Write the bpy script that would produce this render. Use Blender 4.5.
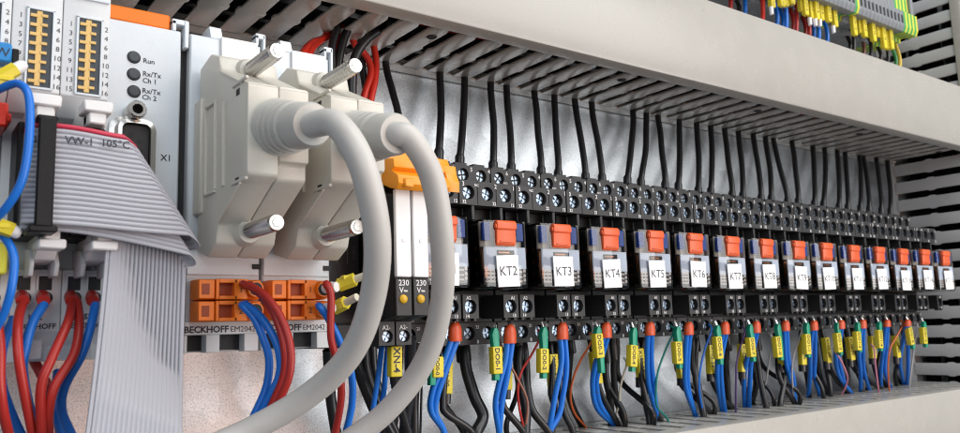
import bpy, bmesh, math, random
from mathutils import Vector, Matrix
random.seed(7)
for o in list(bpy.data.objects): bpy.data.objects.remove(o)
SC = bpy.context.scene
COL = SC.collection
MM = 0.001            # all numbers below are millimetres: x along the rails, d = distance out from the panel, z up
PI = math.pi

# ------------------------------------------------------------------ camera
CAM = Vector((-201.53, -311.92, -16.65)); FPX = 803.36
YAW, PITCH, ROLL = 0.63984, 0.14140, -0.03227
_f = Vector((math.sin(YAW)*math.cos(PITCH), math.cos(YAW)*math.cos(PITCH), math.sin(PITCH)))
_r = Vector((math.cos(YAW), -math.sin(YAW), 0)); _u = _r.cross(_f)
_r2 = _r*math.cos(ROLL) + _u*math.sin(ROLL); _u2 = _r2.cross(_f)
cd = bpy.data.cameras.new('camera'); cam = bpy.data.objects.new('camera', cd); COL.objects.link(cam)
cam.matrix_world = Matrix(((_r2.x, _u2.x, -_f.x, CAM.x*MM), (_r2.y, _u2.y, -_f.y, CAM.y*MM), (_r2.z, _u2.z, -_f.z, CAM.z*MM), (0, 0, 0, 1)))
cd.sensor_width = 36; cd.lens = FPX/960*36; cd.clip_start = 0.005; cd.clip_end = 50
cd.dof.use_dof = True; cd.dof.focus_distance = 0.30; cd.dof.aperture_fstop = 30
SC.camera = cam
SC.render.resolution_x = 1024; SC.render.resolution_y = 462

# ------------------------------------------------------------------ light
W = bpy.data.worlds.new('World'); SC.world = W; W.use_nodes = True
bg = W.node_tree.nodes['Background']; bg.inputs[0].default_value = (0.80, 0.88, 1.0, 1); bg.inputs[1].default_value = 0.18
def area(name, loc, target, size, power, col, sy=None):
    l = bpy.data.lights.new(name, 'AREA'); l.energy = power; l.color = col; l.size = size
    if sy: l.shape = 'RECTANGLE'; l.size_y = sy
    o = bpy.data.objects.new(name, l); COL.objects.link(o)
    o.location = Vector(loc)*MM
    o.rotation_euler = (Vector(target)-Vector(loc)).to_track_quat('-Z', 'Y').to_euler()
    return o
area('window_light', (640, -1000, 470), (60, 0, 20), 0.8, 10.0, (1.0, 0.985, 0.96), 0.8)
area('ceiling_light', (160, -620, 1050), (60, -40, 20), 0.9, 9.0, (1.0, 0.985, 0.97), 0.5)
area('left_fill_light', (-620, -900, 330), (-90, -60, 20), 0.8, 3.9, (0.90, 0.95, 1.0), 0.7)  # soft fill added from the left to lift the lower-left terminals
area('warm_reflection_fill', (95, -760, -75), (-60, 0, -20), 0.24, 0.65, (1.0, 0.45, 0.25), 0.10)  # unseen light added to lay a warm reflection on the lower-left panel
area('low_front_fill', (640, -900, -190), (60, 0, -20), 0.75, 4.8, (1.0, 0.98, 0.96), 0.34)  # added light, placed so the lower panel reflects brightly
SC.view_settings.view_transform = 'Standard'; SC.view_settings.look = 'None'
SC.view_settings.exposure = -0.12; SC.view_settings.gamma = 1.0; SC.view_settings.use_curve_mapping = False
SC.render.engine = 'CYCLES'; SC.cycles.filter_width = 1.05

# ------------------------------------------------------------------ pixel helpers (photo pixel + depth or height -> place)
def _ray(px, py): return _f + _r2*((px-480)/FPX) - _u2*((py-216.5)/FPX)
def at_d(px, py, d):
    r = _ray(px, py); t = (-d-CAM.y)/r.y; p = CAM+r*t; return (p.x, d, p.z)
def at_z(px, py, z):
    r = _ray(px, py); t = (z-CAM.z)/r.z; p = CAM+r*t; return (p.x, -p.y, z)

# ------------------------------------------------------------------ materials
def nodes(m): return m.node_tree.nodes, m.node_tree.links
def plastic(name, col, rough=0.45, var=0.10, bump=0.05, scale=900, spec=0.5, dirt=0.0, coat=0.0):
    m = bpy.data.materials.new(name); m.use_nodes = True
    N, L = nodes(m); b = N['Principled BSDF']
    tc = N.new('ShaderNodeTexCoord'); oi = N.new('ShaderNodeObjectInfo')
    add = N.new('ShaderNodeVectorMath'); add.operation = 'ADD'
    L.new(tc.outputs['Object'], add.inputs[0]); L.new(oi.outputs['Random'], add.inputs[1])
    n1 = N.new('ShaderNodeTexNoise'); n1.inputs['Scale'].default_value = 70; n1.inputs['Detail'].default_value = 5
    n2 = N.new('ShaderNodeTexNoise'); n2.inputs['Scale'].default_value = scale; n2.inputs['Detail'].default_value = 3
    L.new(add.outputs[0], n1.inputs[0]); L.new(add.outputs[0], n2.inputs[0])
    mx = N.new('ShaderNodeMix'); mx.data_type = 'RGBA'
    mx.inputs['A'].default_value = tuple(c*(1-var) for c in col)+(1,)
    mx.inputs['B'].default_value = tuple(min(1, c*(1+var)) for c in col)+(1,)
    L.new(n1.outputs['Fac'], mx.inputs['Factor'])
    out = mx.outputs['Result']
    if dirt > 0:
        n3 = N.new('ShaderNodeTexNoise'); n3.inputs['Scale'].default_value = 420; n3.inputs['Detail'].default_value = 8; n3.inputs['Roughness'].default_value = .7
        L.new(add.outputs[0], n3.inputs[0])
        rp = N.new('ShaderNodeValToRGB'); rp.color_ramp.elements[0].position = 0.56; rp.color_ramp.elements[1].position = 0.78
        L.new(n3.outputs['Fac'], rp.inputs[0])
        ml = N.new('ShaderNodeMath'); ml.operation = 'MULTIPLY'; ml.inputs[1].default_value = dirt; L.new(rp.outputs[0], ml.inputs[0])
        m2 = N.new('ShaderNodeMix'); m2.data_type = 'RGBA'; m2.inputs['B'].default_value = (0.30, 0.27, 0.23, 1)
        L.new(ml.outputs[0], m2.inputs['Factor']); L.new(out, m2.inputs['A']); out = m2.outputs['Result']
    L.new(out, b.inputs['Base Color'])
    mr = N.new('ShaderNodeMapRange'); mr.inputs['To Min'].default_value = rough*0.8; mr.inputs['To Max'].default_value = min(1, rough*1.25)
    L.new(n1.outputs['Fac'], mr.inputs['Value']); L.new(mr.outputs[0], b.inputs['Roughness'])
    bp = N.new('ShaderNodeBump'); bp.inputs['Strength'].default_value = bump; bp.inputs['Distance'].default_value = 0.0004
    L.new(n2.outputs['Fac'], bp.inputs['Height']); L.new(bp.outputs[0], b.inputs['Normal'])
    b.inputs['Specular IOR Level'].default_value = spec; b.inputs['Coat Weight'].default_value = coat
    return m
def metal(name, col, rough=0.25, bump=0.05, scale=1500):
    m = plastic(name, col, rough, 0.08, bump, scale); m.node_tree.nodes['Principled BSDF'].inputs['Metallic'].default_value = 1; return m
def galvanised():
    m = bpy.data.materials.new('galvanised_steel'); m.use_nodes = True
    N, L = nodes(m); b = N['Principled BSDF']; b.inputs['Metallic'].default_value = 1
    tc = N.new('ShaderNodeTexCoord')
    v = N.new('ShaderNodeTexVoronoi'); v.inputs['Scale'].default_value = 95; v.inputs['Randomness'].default_value = 1
    n0 = N.new('ShaderNodeTexNoise'); n0.inputs['Scale'].default_value = 120; n0.inputs['Detail'].default_value = 4
    wp = N.new('ShaderNodeMix'); wp.data_type = 'VECTOR'; wp.inputs['Factor'].default_value = .012
    L.new(tc.outputs['Object'], n0.inputs[0]); L.new(tc.outputs['Object'], wp.inputs['A']); L.new(n0.outputs['Color'], wp.inputs['B'])
    L.new(wp.outputs['Result'], v.inputs['Vector'])
    n = N.new('ShaderNodeTexNoise'); n.inputs['Scale'].default_value = 1500; n.inputs['Detail'].default_value = 5; n.inputs['Roughness'].default_value = .75
    L.new(tc.outputs['Object'], n.inputs[0])
    n2 = N.new('ShaderNodeTexNoise'); n2.inputs['Scale'].default_value = 22; n2.inputs['Detail'].default_value = 4
    L.new(tc.outputs['Object'], n2.inputs[0])
    sep = N.new('ShaderNodeSeparateColor'); L.new(v.outputs['Color'], sep.inputs[0])
    rp = N.new('ShaderNodeValToRGB'); rp.color_ramp.elements[0].position = .34; rp.color_ramp.elements[0].color = (.29, .305, .32, 1)
    rp.color_ramp.elements[1].position = .52; rp.color_ramp.elements[1].color = (.52, .55, .58, 1)
    L.new(n.outputs['Fac'], rp.inputs[0])
    mx = N.new('ShaderNodeMix'); mx.data_type = 'RGBA'; mx.blend_type = 'MULTIPLY'; mx.inputs['Factor'].default_value = .55
    mr0 = N.new('ShaderNodeMapRange'); mr0.inputs['To Min'].default_value = .72; mr0.inputs['To Max'].default_value = 1.05
    L.new(sep.outputs[0], mr0.inputs['Value'])
    cb = N.new('ShaderNodeCombineColor'); [L.new(mr0.outputs[0], cb.inputs[i]) for i in range(3)]
    L.new(rp.outputs[0], mx.inputs['A']); L.new(cb.outputs[0], mx.inputs['B']); L.new(mx.outputs['Result'], b.inputs['Base Color'])
    ad = N.new('ShaderNodeMath'); ad.operation = 'MULTIPLY_ADD'; ad.inputs[1].default_value = .35; ad.inputs[2].default_value = 0.1
    L.new(sep.outputs[1], ad.inputs[0])
    ad2 = N.new('ShaderNodeMath'); ad2.operation = 'MULTIPLY_ADD'; ad2.inputs[1].default_value = .32; L.new(n2.outputs['Fac'], ad2.inputs[0]); L.new(ad.outputs[0], ad2.inputs[2])
    mr = N.new('ShaderNodeMapRange'); mr.inputs['From Max'].default_value = .7; mr.inputs['To Min'].default_value = .31; mr.inputs['To Max'].default_value = .42
    L.new(ad2.outputs[0], mr.inputs['Value']); L.new(mr.outputs[0], b.inputs['Roughness'])
    bp = N.new('ShaderNodeBump'); bp.inputs['Strength'].default_value = .07; bp.inputs['Distance'].default_value = .0006
    L.new(n2.outputs['Fac'], bp.inputs['Height'])
    bp2 = N.new('ShaderNodeBump'); bp2.inputs['Strength'].default_value = .12; bp2.inputs['Distance'].default_value = .0003
    L.new(n.outputs['Fac'], bp2.inputs['Height']); L.new(bp.outputs[0], bp2.inputs['Normal']); L.new(bp2.outputs[0], b.inputs['Normal'])
    return m
def duct_plastic():
    m = plastic('duct_grey', (0.41, 0.396, 0.36), .26, .05, .06, 700, .5)
    N, L = nodes(m); b = N['Principled BSDF']
    base = b.inputs['Base Color'].links[0].from_socket
    tc = N.new('ShaderNodeTexCoord'); mp = N.new('ShaderNodeMapping'); mp.inputs['Scale'].default_value = (14, 1, 260); mp.inputs['Rotation'].default_value = (0, .07, 0)
    L.new(tc.outputs['Object'], mp.inputs[0])
    n = N.new('ShaderNodeTexNoise'); n.inputs['Scale'].default_value = 1.6; n.inputs['Detail'].default_value = 7; n.inputs['Roughness'].default_value = .62
    L.new(mp.outputs[0], n.inputs[0])
    rp = N.new('ShaderNodeValToRGB'); rp.color_ramp.elements[0].position = .70; rp.color_ramp.elements[1].position = .76
    L.new(n.outputs['Fac'], rp.inputs[0])
    n2 = N.new('ShaderNodeTexNoise'); n2.inputs['Scale'].default_value = 26; n2.inputs['Detail'].default_value = 2; L.new(tc.outputs['Object'], n2.inputs[0])
    rp2 = N.new('ShaderNodeValToRGB'); rp2.color_ramp.elements[0].position = .52; rp2.color_ramp.elements[1].position = .66; L.new(n2.outputs['Fac'], rp2.inputs[0])
    ml = N.new('ShaderNodeMath'); ml.operation = 'MULTIPLY'; L.new(rp.outputs[0], ml.inputs[0]); L.new(rp2.outputs[0], ml.inputs[1])
    mx = N.new('ShaderNodeMix'); mx.data_type = 'RGBA'; mx.inputs['B'].default_value = (.72, .71, .69, 1)
    L.new(ml.outputs[0], mx.inputs['Factor']); L.new(base, mx.inputs['A'])
    # specks of dirt
    n3 = N.new('ShaderNodeTexVoronoi'); n3.inputs['Scale'].default_value = 90; L.new(tc.outputs['Object'], n3.inputs['Vector'])
    rp3 = N.new('ShaderNodeValToRGB'); rp3.color_ramp.elements[0].position = .035; rp3.color_ramp.elements[0].color = (1, 1, 1, 1); rp3.color_ramp.elements[1].position = .06; rp3.color_ramp.elements[1].color = (0, 0, 0, 1)
    L.new(n3.outputs['Distance'], rp3.inputs[0])
    m4 = N.new('ShaderNodeMath'); m4.operation = 'MULTIPLY'; m4.inputs[1].default_value = .45; L.new(rp3.outputs[0], m4.inputs[0])
    mx2 = N.new('ShaderNodeMix'); mx2.data_type = 'RGBA'; mx2.inputs['B'].default_value = (.18, .16, .13, 1)
    L.new(m4.outputs[0], mx2.inputs['Factor']); L.new(mx.outputs['Result'], mx2.inputs['A'])
    L.new(mx2.outputs['Result'], b.inputs['Base Color'])
    return m
def clear_plastic():
    m = bpy.data.materials.new('clear_case'); m.use_nodes = True
    N, L = nodes(m); N.remove(N['Principled BSDF']); out = N['Material Output']
    t = N.new('ShaderNodeBsdfTransparent'); t.inputs[0].default_value = (.93, .92, .90, 1)
    g = N.new('ShaderNodeBsdfGlossy'); g.inputs['Roughness'].default_value = .07; g.inputs[0].default_value = (1, 1, 1, 1)
    fr = N.new('ShaderNodeFresnel'); fr.inputs[0].default_value = 1.55
    tc = N.new('ShaderNodeTexCoord'); n = N.new('ShaderNodeTexNoise'); n.inputs['Scale'].default_value = 160; L.new(tc.outputs['Object'], n.inputs[0])
    bp = N.new('ShaderNodeBump'); bp.inputs['Strength'].default_value = .12; bp.inputs['Distance'].default_value = .0006; L.new(n.outputs['Fac'], bp.inputs['Height'])
    L.new(bp.outputs[0], g.inputs['Normal']); L.new(bp.outputs[0], fr.inputs['Normal'])
    mx = N.new('ShaderNodeMixShader'); L.new(fr.outputs[0], mx.inputs[0]); L.new(t.outputs[0], mx.inputs[1]); L.new(g.outputs[0], mx.inputs[2])
    L.new(mx.outputs[0], out.inputs['Surface'])
    return m
M = dict(
 panel=galvanised(), duct=duct_plastic(),
 duct_lightened=plastic('duct_grey_lightened', (0.58, 0.59, 0.59), .42, .06, .06, 700),  # same plastic as duct, colour lightened to offset shade at the far end
 module=plastic('module_light_grey', (0.66, 0.715, 0.76), .42, .04, .08, 1600, dirt=.12),
 module2=plastic('terminal_light_grey', (0.63, 0.65, 0.665), .42, .05, .06, 1200, dirt=.16),
 white=plastic('white_plastic', (0.80, 0.80, 0.80), .38, .03, .03),
 paper=plastic('white_card', (0.86, 0.86, 0.855), .6, .02, .04),
 hood=plastic('hood_beige_grey', (0.63, 0.605, 0.535), .40, .04, .10, 1800, dirt=.10),
 boot=plastic('boot_grey', (0.57, 0.56, 0.52), .42, .04, .05),
 cable=plastic('cable_grey', (0.57, 0.56, 0.53), .46, .08, .08, 500, dirt=.22),
 black=plastic('black_plastic', (0.010, 0.010, 0.011), .42, .2, .12, 1500, .28),
 sock=plastic('socket_charcoal', (0.035, 0.035, 0.036), .44, .15, .15, 1600),
 sockg=plastic('socket_grey_face', (0.030, 0.030, 0.031), .46, .15, .15, 1600, .35, dirt=.06),
 wblack=plastic('black_insulation', (0.013, 0.013, 0.015), .33, .2, .04),
 wfiller=plastic('slot_filler_black', (0.008, 0.008, 0.009), .8, .2, .04, 900, .1),  # black of the filler wires that keep the duct interiors dark
 wblue=plastic('blue_insulation', (0.010, 0.165, 0.65), .34, .12, .04),
 wred=plastic('red_insulation', (0.40, 0.022, 0.016), .36, .12, .04),
 wredb=plastic('bright_red_insulation', (0.62, 0.030, 0.014), .34, .12, .04),
 wbrown=plastic('brown_insulation', (0.28, 0.11, 0.07), .4), worange=plastic('orange_insulation', (0.62, 0.13, 0.03), .4),
 wteal=plastic('teal_insulation', (0.015, 0.22, 0.19), .4), wviolet=plastic('violet_insulation', (0.09, 0.05, 0.16), .4),
 wpink=plastic('pink_insulation', (0.68, 0.26, 0.34), .4), wgrey=plastic('grey_insulation', (0.36, 0.36, 0.36), .4), wwhite=plastic('cream_insulation', (0.62, 0.58, 0.45), .4),
 wyellow=plastic('yellow_insulation', (0.70, 0.50, 0.05), .4), wgreen=plastic('green_insulation', (0.05, 0.30, 0.10), .4),
 orange=plastic('orange_connector', (0.84, 0.185, 0.008), .40, .08, .06, 1300, dirt=.06),
 clip=plastic('orange_clip', (0.85, 0.31, 0.012), .36, .06, .05),
 oslot=plastic('orange_slot_shade', (0.30, 0.045, 0.006), .5),  # orange darkened to stand for shade in slots and engraved marks
 inner=plastic('inner_grey', (0.40, 0.39, 0.36), .45, .3),
 lever=plastic('red_orange_lever', (0.76, 0.115, 0.030), .38, .07, .05),
 ferrule=plastic('orange_red_ferrule', (0.66, 0.085, 0.022), .38, .1, .05),
 green=plastic('green_ferrule', (0.008, 0.31, 0.185), .36, .1, .05),
 tag=plastic('yellow_tag', (0.74, 0.60, 0.030), .45, .08, .05, dirt=.12),
 blue=plastic('blue_tab', (0.018, 0.075, 0.38), .4, .15, .04), bluec=plastic('blue_connector', (0.02, 0.22, 0.55), .4),
 pale=plastic('pale_blue_label', (0.62, 0.72, 0.86), .5, .04, .03),
 led=plastic('yellow_lamp', (0.62, 0.37, 0.02), .3, .1, .03), lens=plastic('dark_lamp_lens', (0.055, 0.065, 0.075), .32, .2, .1),
 ink=plastic('dark_ink', (0.028, 0.030, 0.045), .6), white_ink=plastic('white_ink', (0.70, 0.70, 0.70), .6),
 steel=metal('zinc_screw', (0.30, 0.37, 0.46), .34), chrome=metal('nickel', (0.60, 0.59, 0.57), .24, .05),
 copper=metal('copper_coil', (0.55, 0.26, 0.14), .34), brass=plastic('amber_pins', (0.70, 0.47, 0.17), .4, .1, .05),
 ribbon=plastic('ribbon_grey', (0.415, 0.425, 0.47), .42, .05, .03, 900), ribred=plastic('ribbon_red', (0.55, 0.03, 0.07), .42),
 clear=clear_plastic(), hole=plastic('dark_recess', (0.022, 0.023, 0.025), .7),  # near-black colour standing for the shade inside holes and recesses
 tgrey=plastic('terminal_block_grey', (0.22, 0.235, 0.25), .45, .08, .06), tgreen=plastic('earth_green', (0.06, 0.36, 0.09), .42), tyel=plastic('earth_yellow', (0.68, 0.66, 0.06), .42),
)

# ------------------------------------------------------------------ mesh builder
def V(x, d, z): return Vector((x, -d, z))
class MB:
    def __init__(s): s.bm = bmesh.new()
    def box(s, x0, x1, d0, d1, z0, z1, bev=0.0, seg=1):
        vs = [s.bm.verts.new(V(x, d, z)) for x in (x0, x1) for d in (d0, d1) for z in (z0, z1)]
        fs = [(0, 1, 3, 2), (4, 6, 7, 5), (0, 4, 5, 1), (2, 3, 7, 6), (0, 2, 6, 4), (1, 5, 7, 3)]
        faces = [s.bm.faces.new([vs[i] for i in f]) for f in fs]
        bmesh.ops.recalc_face_normals(s.bm, faces=faces)
        if bev > 0:
            ed = list({e for f in faces for e in f.edges})
            bmesh.ops.bevel(s.bm, geom=ed, offset=bev, segments=seg, affect='EDGES', profile=.5)
        return s
    def prism(s, poly, axis, t0, t1, bev=0.0):
        # poly: axis 'x' -> (d,z); 'd' -> (x,z); 'z' -> (x,d)
        def mk(a, b, t):
            return V(t, a, b) if axis == 'x' else (V(a, t, b) if axis == 'd' else V(a, b, t))
        A = [s.bm.verts.new(mk(a, b, t0)) for a, b in poly]; B = [s.bm.verts.new(mk(a, b, t1)) for a, b in poly]
        n = len(poly); faces = [s.bm.faces.new(A), s.bm.faces.new(B[::-1])]
        for i in range(n): faces.append(s.bm.faces.new([A[i], B[i], B[(i+1) % n], A[(i+1) % n]]))
        bmesh.ops.recalc_face_normals(s.bm, faces=faces)
        if bev > 0:
            ed = list({e for f in faces for e in f.edges})
            bmesh.ops.bevel(s.bm, geom=ed, offset=bev, segments=2, affect='EDGES', profile=.5)
        return s
    def loft(s, rings, cap=True):
        R = [[s.bm.verts.new(p) for p in r] for r in rings]; n = len(R[0]); faces = []
        for a, b in zip(R, R[1:]):
            for i in range(n): faces.append(s.bm.faces.new([a[i], a[(i+1) % n], b[(i+1) % n], b[i]]))
        if cap: faces.append(s.bm.faces.new(R[0][::-1])); faces.append(s.bm.faces.new(R[-1]))
        bmesh.ops.recalc_face_normals(s.bm, faces=faces)
        return s
    def cyl(s, p0, p1, r0, r1=None, n=16, cap=True):
        r1 = r0 if r1 is None else r1
        return s.lathe(p0, p1, [(0, r0), (1, r1)], n, cap)
    def lathe(s, p0, p1, prof, n=20, cap=True):
        a, b = V(*p0), V(*p1); ax = (b-a); q = ax.normalized().to_track_quat('Z', 'Y')
        ex, ey = q @ Vector((1, 0, 0)), q @ Vector((0, 1, 0))
        rings = [[a+ax*t+(ex*math.cos(2*PI*i/n)+ey*math.sin(2*PI*i/n))*r for i in range(n)] for t, r in prof]
        return s.loft(rings, cap)
    def tube(s, pts, r, n=10, sub=7):
        P = [V(*p) for p in pts]
        if len(P) > 2:
            Q = []
            ext = [P[0]*2-P[1]]+P+[P[-1]*2-P[-2]]
            for i in range(1, len(ext)-2):
                p0, p1, p2, p3 = ext[i-1:i+3]
                for k in range(sub):
                    t = k/sub
                    Q.append(.5*((2*p1)+(p2-p0)*t+(2*p0-5*p1+4*p2-p3)*t*t+(3*p1-p0-3*p2+p3)*t**3))
            Q.append(P[-1]); P = Q
        rings = []; T = (P[1]-P[0]).normalized(); ex = T.orthogonal().normalized()
        for i, p in enumerate(P):
            t = (P[min(i+1, len(P)-1)]-P[max(i-1, 0)]).normalized()
            ex = (ex-t*ex.dot(t)).normalized(); ey = t.cross(ex)
            rings.append([p+(ex*math.cos(2*PI*k/n)+ey*math.sin(2*PI*k/n))*r for k in range(n)])
        return s.loft(rings)
    def quad(s, *pts):
        s.bm.faces.new([s.bm.verts.new(V(*p)) for p in pts]); return s
    def wells(s, x0, x1, z0, z1, d, back, cxs, cz, r, depth, n=18):
        """block with round wells sunk into its front face"""
        bm = s.bm; faces = []
        cuts = [x0]+[(a+b)/2 for a, b in zip(cxs, cxs[1:])]+[x1]
        for cx, a, b in zip(cxs, cuts, cuts[1:]):
            ang = sorted(set([2*PI*i/n for i in range(n)]+[math.atan2(zz-cz, xx-cx) % (2*PI) for xx in (a, b) for zz in (z0, z1)]))
            outer = []; inner = []; low = []
            for t in ang:
                c, q = math.cos(t), math.sin(t)
                tx = ((b if c > 0 else a)-cx)/c if abs(c) > 1e-9 else 1e9
                tz = ((z1 if q > 0 else z0)-cz)/q if abs(q) > 1e-9 else 1e9
                k = min(tx, tz)
                outer.append(bm.verts.new(V(cx+c*k, d, cz+q*k))); inner.append(bm.verts.new(V(cx+c*r, d, cz+q*r))); low.append(bm.verts.new(V(cx+c*r, d-depth, cz+q*r)))
            m = len(ang)
            for i in range(m):
                j = (i+1) % m
                faces.append(bm.faces.new([outer[i], outer[j], inner[j], inner[i]])); faces.append(bm.faces.new([inner[i], inner[j], low[j], low[i]]))
            faces.append(bm.faces.new(low))
        c4 = [(x0, z0), (x1, z0), (x1, z1), (x0, z1)]
        for i in range(4):
            (xa, za), (xb, zb) = c4[i], c4[(i+1) % 4]
            s.quad((xa, d, za), (xb, d, zb), (xb, back, zb), (xa, back, za))
        return s
    def text(s, txt, o, size, right=(1, 0, 0), up=(0, 0, 1), align='CENTER', bold=0.0):
        vs, fs = text_mesh(txt, align, bold)
        R, U, O = V(*right), V(*up), V(*o)
        bv = [s.bm.verts.new(O+R*(x*size)+U*(y*size)) for x, y in vs]
        for f in fs:
            try: s.bm.faces.new([bv[i] for i in f])
            except ValueError: pass
        return s
_tc = {}
def text_mesh(txt, align, bold):
    k = (txt, align, bold)
    if k not in _tc:
        cu = bpy.data.curves.new('lettering', 'FONT'); cu.body = txt; cu.resolution_u = 2; cu.align_x = align; cu.offset = bold
        ob = bpy.data.objects.new('lettering', cu); COL.objects.link(ob)
        bpy.context.view_layer.update()
        me = bpy.data.meshes.new_from_object(ob.evaluated_get(bpy.context.evaluated_depsgraph_get()))
        _tc[k] = ([(v.co.x, v.co.y) for v in me.vertices], [tuple(p.vertices) for p in me.polygons])
        bpy.data.objects.remove(ob); bpy.data.meshes.remove(me); bpy.data.curves.remove(cu)
    return _tc[k]

def finish(name, mb, mat, origin, smooth=True):
    me = bpy.data.meshes.new(name)
    bmesh.ops.translate(mb.bm, verts=mb.bm.verts, vec=-origin)
    bmesh.ops.scale(mb.bm, verts=mb.bm.verts, vec=(MM, MM, MM))
    mb.bm.to_mesh(me); mb.bm.free()
    me.materials.append(M[mat])
    if smooth:
        me.polygons.foreach_set('use_smooth', [True]*len(me.polygons))
        me.set_sharp_from_angle(angle=math.radians(38))
    return me
def thing(name, label, cat, loc, group=None):
    o = bpy.data.objects.new(name, None); COL.objects.link(o); o.empty_display_size = .005
    o.location = V(*loc)*MM; o['label'] = label; o['category'] = cat
    if group: o['group'] = group
    o['_o'] = [loc[0], -loc[1], loc[2]]
    return o
def part(name, mb, mat, parent, label=None, smooth=True):
    org = Vector(parent['_o'])
    o = bpy.data.objects.new(name, finish(name, mb, mat, org, smooth)); COL.objects.link(o); o.parent = parent; o['_o'] = list(org)
    if label: o['label'] = label
    return o
def solo(name, mb, mat, label, cat, group=None, kind=None):
    xs = [v.co for v in mb.bm.verts]; c = Vector([(min(p[i] for p in xs)+max(p[i] for p in xs))/2 for i in range(3)])
    o = bpy.data.objects.new(name, finish(name, mb, mat, c)); COL.objects.link(o); o.location = c*MM; o['_o'] = list(c)
    if kind: o['kind'] = kind
    if label: o['label'] = label
    if cat: o['category'] = cat
    if group: o['group'] = group
    return o
def inst(src, parent, dx, dd, dz, name=None):
    o = src.copy(); COL.objects.link(o); o.parent = parent; o.location = src.location + V(dx, dd, dz)*MM; return o
def copy_tree(root, dx, label, dd=0, dz=0):
    kids = {}
    for o in list(COL.objects):
        if o.parent: kids.setdefault(o.parent.name, []).append(o)
    def rec(o, par):
        c = o.copy(); COL.objects.link(c)
        if par: c.parent = par
        for ch in kids.get(o.name, []): rec(ch, c)
        return c
    r = rec(root, None); r.location = root.location + V(dx, dd, dz)*MM; r['label'] = label
    o = root['_o']; r['_o'] = [o[0]+dx, o[1]-dd, o[2]+dz]
    return r

# ================================================================== THE SETTING: the mounting panel
p = solo('mounting_panel', MB().box(-420, 560, -2.5, 0, -230, 330), 'panel', None, None, kind='structure')

# ================================================================== WIRING DUCTS
PITCH_S = 13.98
DUCT_D = 61.0
def finger_poly(w):
    """outline of one duct finger: along d (root to tip), half width w"""
    r = []
    prof = [(8.5, w), (28.5, w), (30.2, w+.8), (33.2, w+.8), (34.6, w-.2), (53.0, w-.2), (56.0, w-1.3), (DUCT_D, w-1.5)]
    return [(-h, d) for d, h in prof]+[(h, d) for d, h in reversed(prof)]
def h_duct(label, x0, x1, z_near, z_far, s0, outer, with_holes):
    """horizontal duct; its visible finger wall lies at z_near, cover in front; outer = +1 if fingers face up"""
    t = thing('wiring_duct', label, 'wiring duct', ((x0+x1)/2, 0, min(z_near, z_far)))
    zl, zh = min(z_near, z_far), max(z_near, z_far)
    part('base', MB().box(x0, x1, 1.2, 2.6, zl+1.8, zh-1.8), 'duct', t)
    s = -outer  # inward direction
    zi = z_near-outer*1.05
    part('root_strip', MB().box(x0, x1, 1.3, 9.2, min(z_near, zi), max(z_near, zi)), 'duct', t)
    m0 = MB().prism(finger_poly(PITCH_S/2-2.3), 'z', min(z_near, zi), max(z_near, zi), .15)
    me = None
    k0 = math.ceil((x0-s0)/PITCH_S+.5)-1; k = k0
    while True:
        xc = s0+PITCH_S*(k+.5)
        if xc+7 > x1: break
        if xc-7 > x0:
            if me is None:
                f0 = part('finger', m0, 'duct', t); me = f0.data; f0.location = V(xc, 0, 0)*MM; f0['_o'] = [xc, 0, 0]
                f0.location = (V(xc, 0, 0))*MM
            else:
                o = bpy.data.objects.new('finger', me); COL.objects.link(o); o.parent = t; o.location = V(xc, 0, 0)*MM
            if with_holes and (k % 8 == 1):
                c = MB().lathe((xc+1, 47, z_near+outer*.02), (xc+1, 47, z_near+outer*.5), [(0, 2.3), (1, 1.9)], 14)
                part('rivet', c, 'hole', t)
        k += 1
    # far wall of fingers, out of sight from below: one comb, slots narrowed to keep light out
    zf = z_far+outer*1.7 if z_far < z_near else z_far-1.7
    c = MB(); 
    zb0, zb1 = (z_far, z_far+1.7) if z_far < z_near else (z_far-1.7, z_far)
    c.box(x0, x1, 1.3, 5.2, zb0, zb1); xx = x0+2
    while xx+9 < x1: c.box(xx, xx+11.8, 5.2, DUCT_D, zb0, zb1); xx += PITCH_S
    o = part('finger_wall', c, 'duct', t); o['kind'] = 'stuff'
    # cover: face plus two folded lips that grip the fingers
    e = 1.6
    prof = [(DUCT_D-1.5, zl-e), (66.2, zl-e), (67.4, zl-e+.35), (68.0, zl-e+1.3), (68.0, zh+e-1.3), (67.4, zh+e-.35), (66.2, zh+e), (DUCT_D-1.5, zh+e),
            (DUCT_D-1.5, zh+.15), (64.6, zh+.15), (66.3, zh-1.2), (66.3, zl+1.2), (64.6, zl-.15), (DUCT_D-1.5, zl-.15)]
    part('cover', MB().prism(prof, 'x', x0, x1), 'duct', t)
    return t
S0 = -48.1
upper = h_duct('grey slotted duct above the relays, its fingers facing down over the black wires', -330, 434, 104.0, 147.0, S0, -1, True)
lower = h_duct('grey slotted duct below the relays that the blue wires drop into', -190, 434, -65.5, -106.0, S0+4, 1, False)
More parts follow.
